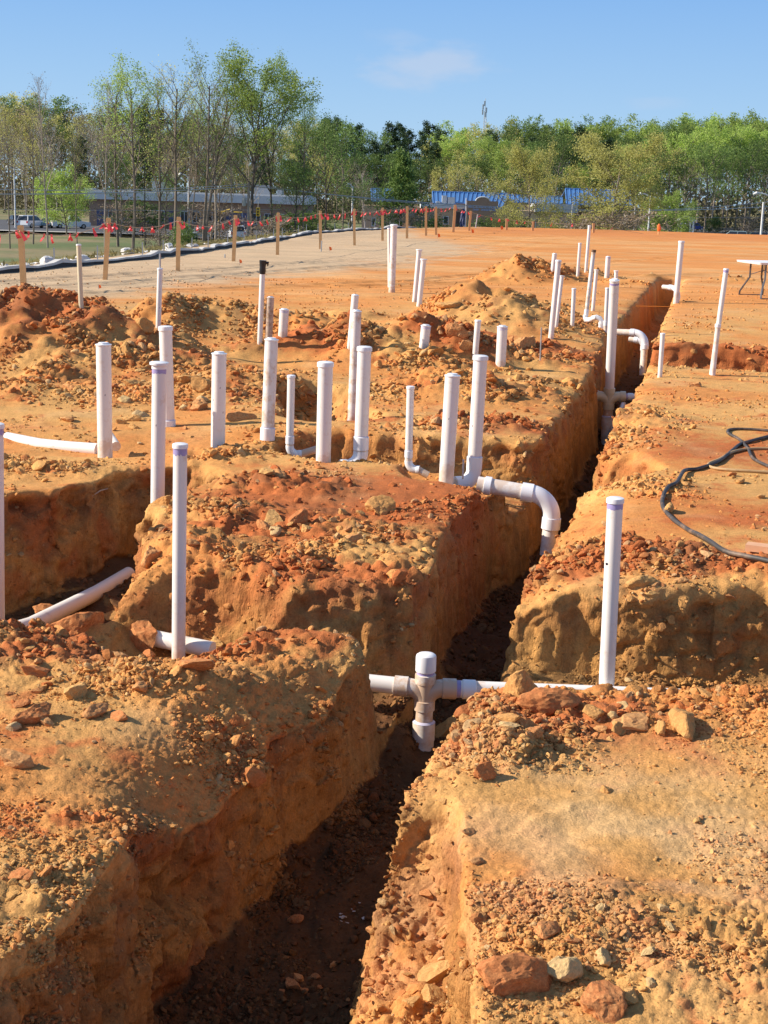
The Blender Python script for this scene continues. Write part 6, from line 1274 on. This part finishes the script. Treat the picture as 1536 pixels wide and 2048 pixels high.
vehicle('pickup', 141, 216, 22, 'white_car_paint', 'white parked pickup at the right of the left row'); vehicle('sedan', 404, 184, 215, 'silver_car_paint', 'silver sedan alone behind the third and fourth stakes'); vehicle('suv', 474, 186, 100, 'white_car_paint', 'white suv mostly hidden behind the tall trunks'); vehicle('sedan', 582, 190, 200, 'pale_blue_car_paint', 'pale blue sedan half hidden right of the fifth stake')
vehicle('suv', 1390, 355, 20, 'blue_car_paint', 'dark blue suv parked behind the small shelter'); vehicle('sedan', 1483, 205, 172, 'white_car_paint', 'white car at the left end of the right hand row', ZL+.35); vehicle('suv', 1512, 225, 172, 'black_car_paint', 'black suv behind the white cars at the right', ZL+.3)
vehicle('sedan', 1520, 200, 178, 'white_car_paint', 'second white car, cut by the right edge', ZL+.3); vehicle('suv', 1468, 232, 168, 'teal_grey_car_paint', 'dark grey suv behind the left white car in the right row', ZL+.3); vehicle('pickup', 1560, 214, 175, 'silver_car_paint', 'silver vehicle at the right picture edge', ZL+.3)
# ------------------------------------------------------------------ poles, wires, lamps, mast
def pole(name, px, pt, d, r, mat, label, cat='street lamp', arm=None, lean=0, zb=ZL, grp=None):
    T = atd(px, pt, d); root = empty(name, (T.x-lean, d, zb), label, cat, grp); m = MB(); m.tube([(0, 0, -.3), (lean, 0, T.z-zb)], [r, r*.7], 10); m.build('pole', M[mat], root, True)
    if arm:
        t = Vector((lean, 0, T.z-zb)); m = MB(); m.tube([t-Vector((0, 0, .3)), t+Vector((arm*.5, 0, .15)), t+Vector((arm, 0, .25))], r*.45, 8); m.build('arm', M[mat], root, True)
        m = MB(); m.tube([t+Vector((arm, 0, .25)), t+Vector((arm*1.25, 0, .22)), t+Vector((arm*1.5, 0, .12))], [.09, .2, .08], 10); m.build('lamp_head', M['fascia'], root, True)
    return root
pole('street_lamp', 28, 337, 212, .13, 'white_paint', 'white lamp pole behind the left row of cars', arm=-.8); pole('street_lamp', 377, 352, 200, .12, 'white_paint', 'white lamp pole left of the slender tall tree', arm=-.9); pole('street_lamp', 705.5, 372, 178, .12, 'white_paint', 'pale lamp pole before the low dark tree', arm=-.5)
pole('street_lamp', 1272, 392, 165, .10, 'concrete', 'grey thin pole left of the white armed lamp at right'); pole('street_lamp', 1301, 392, 168, .11, 'white_paint', 'white lamp pole with a short arm near the bushy bright tree', arm=-.9); pole('street_lamp', 1545, 392, 150, .14, 'white_paint', 'large street lamp reaching in from the right edge', arm=-1.3)
pole('street_lamp', 1145, 408, 190, .07, 'unit', 'short lamp at the right corner of the school', arm=.01); 
pole('roadside_pole', 1527, 404, 151, .13, 'white_paint', 'thick white pole at the right edge among the cars', 'pole')  # upright white pole by the street lamp at the right
fp = pole('flagpole', 932.5, 396, 175, .07, 'white_paint', 'white flagpole with a limp blue flag before the sign wall', 'flagpole'); T = Vector((0, 0, Z_(932, 415, 175)-ZL)); m = MB()
V = []
for i in range(6):
    u = i/5
    for j in range(4): V.append(T+Vector((-.08-.18*j+.05*math.sin(i*1.7), -.03+.09*math.sin(j*2+i), -2.4*u-.12*j)))
m.add(V, [(i*4+j, i*4+j+1, (i+1)*4+j+1, (i+1)*4+j) for i in range(5) for j in range(3)]); m.build('flag', M['door_blue'], fp)
up_ = empty('utility_pole', (X_(497, 150), 150, ZL), 'wooden utility pole with crossarm and grey transformers among the dark trunks', 'utility pole'); h = Z_(497, 366, 150)-ZL
m = MB(); m.tube([(0, 0, -.3), (0, 0, h)], [.17, .12], 10); m.build('pole', M['bark_pale'], up_, True); m = MB(); m.box((0, -.1, h-.35), (2.2, .1, .12)); m.build('crossarm', M['bark_pale'], up_)
for x_ in (-1, -.4, .4, 1): m = MB(); m.tube([(x_, -.1, h-.29), (x_, -.1, h-.10)], .05, 6); m.build('insulator', M['fascia'], up_)
for x_ in (-.42, .3): m = MB(); m.tube([(x_, -.05, h-2.3), (x_, -.05, h-2.25), (x_, -.05, h-1.5), (x_, -.05, h-1.42)], [.18, .22, .22, .12], 12); m.build('transformer', M['unit'], up_, True)
def wire(a, b, sag, r, label):
    o = Vector(a); m = MB(); m.tube([Vector(a).lerp(Vector(b), t/20)-o-Vector((0, 0, sag*4*(t/20)*(1-t/20))) for t in range(21)], r, 5); ob = m.build('power_line', M['unit'], None, True); ob.location = o; tag(ob, label, 'power line', 'power lines crossing before the woods')
wire(atd(-60, 377, 130), atd(496, 368, 150), .35, .034, 'upper power line running left from the utility pole'); wire(atd(-60, 388, 128), atd(494, 373, 149.8), .25, .050, 'thicker lower power line running left from the utility pole'); wire(atd(-60, 418, 128), atd(560, 419, 150), .1, .014, 'lowest thin cable crossing behind the left rope')
wire(atd(498, 368, 150), atd(1600, 396, 205), 2.2, .034, 'upper power line running right across the blue roof'); wire(atd(501, 372, 149.8), atd(1600, 409, 200), 1.5, .050, 'thicker lower power line running right across the school'); wire(atd(1120, 430, 190), atd(1600, 436, 215), .1, .014, 'thin low cable before the right woods')
# yellow play frame and hanging yellow signal
pf = empty('play_frame', (X_(460, 205), 205, ZL), 'yellow arched play frame in front of the left school building', 'play frame'); o = Vector(pf.location)
m = MB(); m.tube([atd(*p, 205)-o for p in ((437, 443), (439, 433), (444, 425), (451, 421), (460, 419))], .09, 8); m.build('arch', M['yellow'], pf, True); m = MB(); m.tube([atd(411, 419, 205)-o, atd(440, 423, 205)-o, atd(484, 425, 205)-o], .08, 8); m.build('top_bar', M['yellow'], pf, True); m = MB(); m.tube([atd(484, 425, 205)-o, atd(486, 445, 205)-o], .07, 8); m.tube([atd(411, 419, 205)-o, atd(410, 445, 205)-o], .07, 8); m.build('legs', M['unit'], pf, True)
m = MB(); m.box(atd(463, 432, 205.3)-o, (1.6, .2, .9)); m.build('panel', M['door_blue'], pf)
ts = empty('traffic_signal', atd(516, 432, 165), 'yellow traffic signal hanging right of the utility pole', 'traffic signal'); m = MB(); m.box((0, 0, .45), (.42, .35, .95)); m.build('housing', M['yellow'], ts)
for k in range(3):
    m = MB(); m.tube([(0, -.17, .15+.3*k), (0, -.24, .15+.3*k)], .10, 10); m.build('lens', M['tyre'], ts)
m = MB(); m.tube([(0, 0, .9), (.1, 0, 2.6)], .03, 6); m.tube([(0, 0, .5), (1.0, 0, .45)], .03, 6); m.build('hanger', M['unit'], ts)
tw_ = empty('radio_mast', (X_(963, 620), 620, ZL), 'thin lattice radio mast rising above the woods', 'radio mast'); h = Z_(964, 197, 620)-ZL; hb = Z_(964, 232, 620)-ZL; m = MB()
for a in range(3): c, s_ = math.cos(a*2.094)*.8, math.sin(a*2.094)*.8; m.tube([(c, s_, 0), (c*.6, s_*.6, hb+2)], .12, 4)
for k in range(26):
    z0 = hb*k/26
    for a in range(3): m.tube([(math.cos(a*2.094)*.75, math.sin(a*2.094)*.75, z0), (math.cos(a*2.094+2.094)*.7, math.sin(a*2.094+2.094)*.7, z0+hb/26)], .06, 3)
m.build('lattice', M['unit'], tw_); m = MB(); m.tube([(0, 0, hb+2), (0, 0, h)], .11, 5); m.build('antenna_rod', M['unit'], tw_)
for k, (x_, z_) in enumerate(((-1, 1.5), (-.9, 3.6), (.5, 2.4), (-.3, 5), (.3, .6))): m = MB(); m.box((x_, -.3, hb+z_), (.6, .4, 2.0)); m.build('antenna_panel', M['fascia'], tw_)
# orange wrapped post on the crest
ow = empty('marker_post', atd(1317, 466, 103), 'orange wrapped marker post on the crest left of the shelter', 'marker post'); m = MB(); m.tube([(0, 0, -.2), (0, 0, .55)], .05, 8); m.build('post', M['stake'], ow); m = MB(); m.tube([(0, 0, .12), (.03, 0, .3), (0, 0, .5), (.02, 0, .62)], [.10, .15, .12, .05], 8); m.build('wrap', M['flag_o'], ow, True)
print('done', round(time.time()-T0, 1))
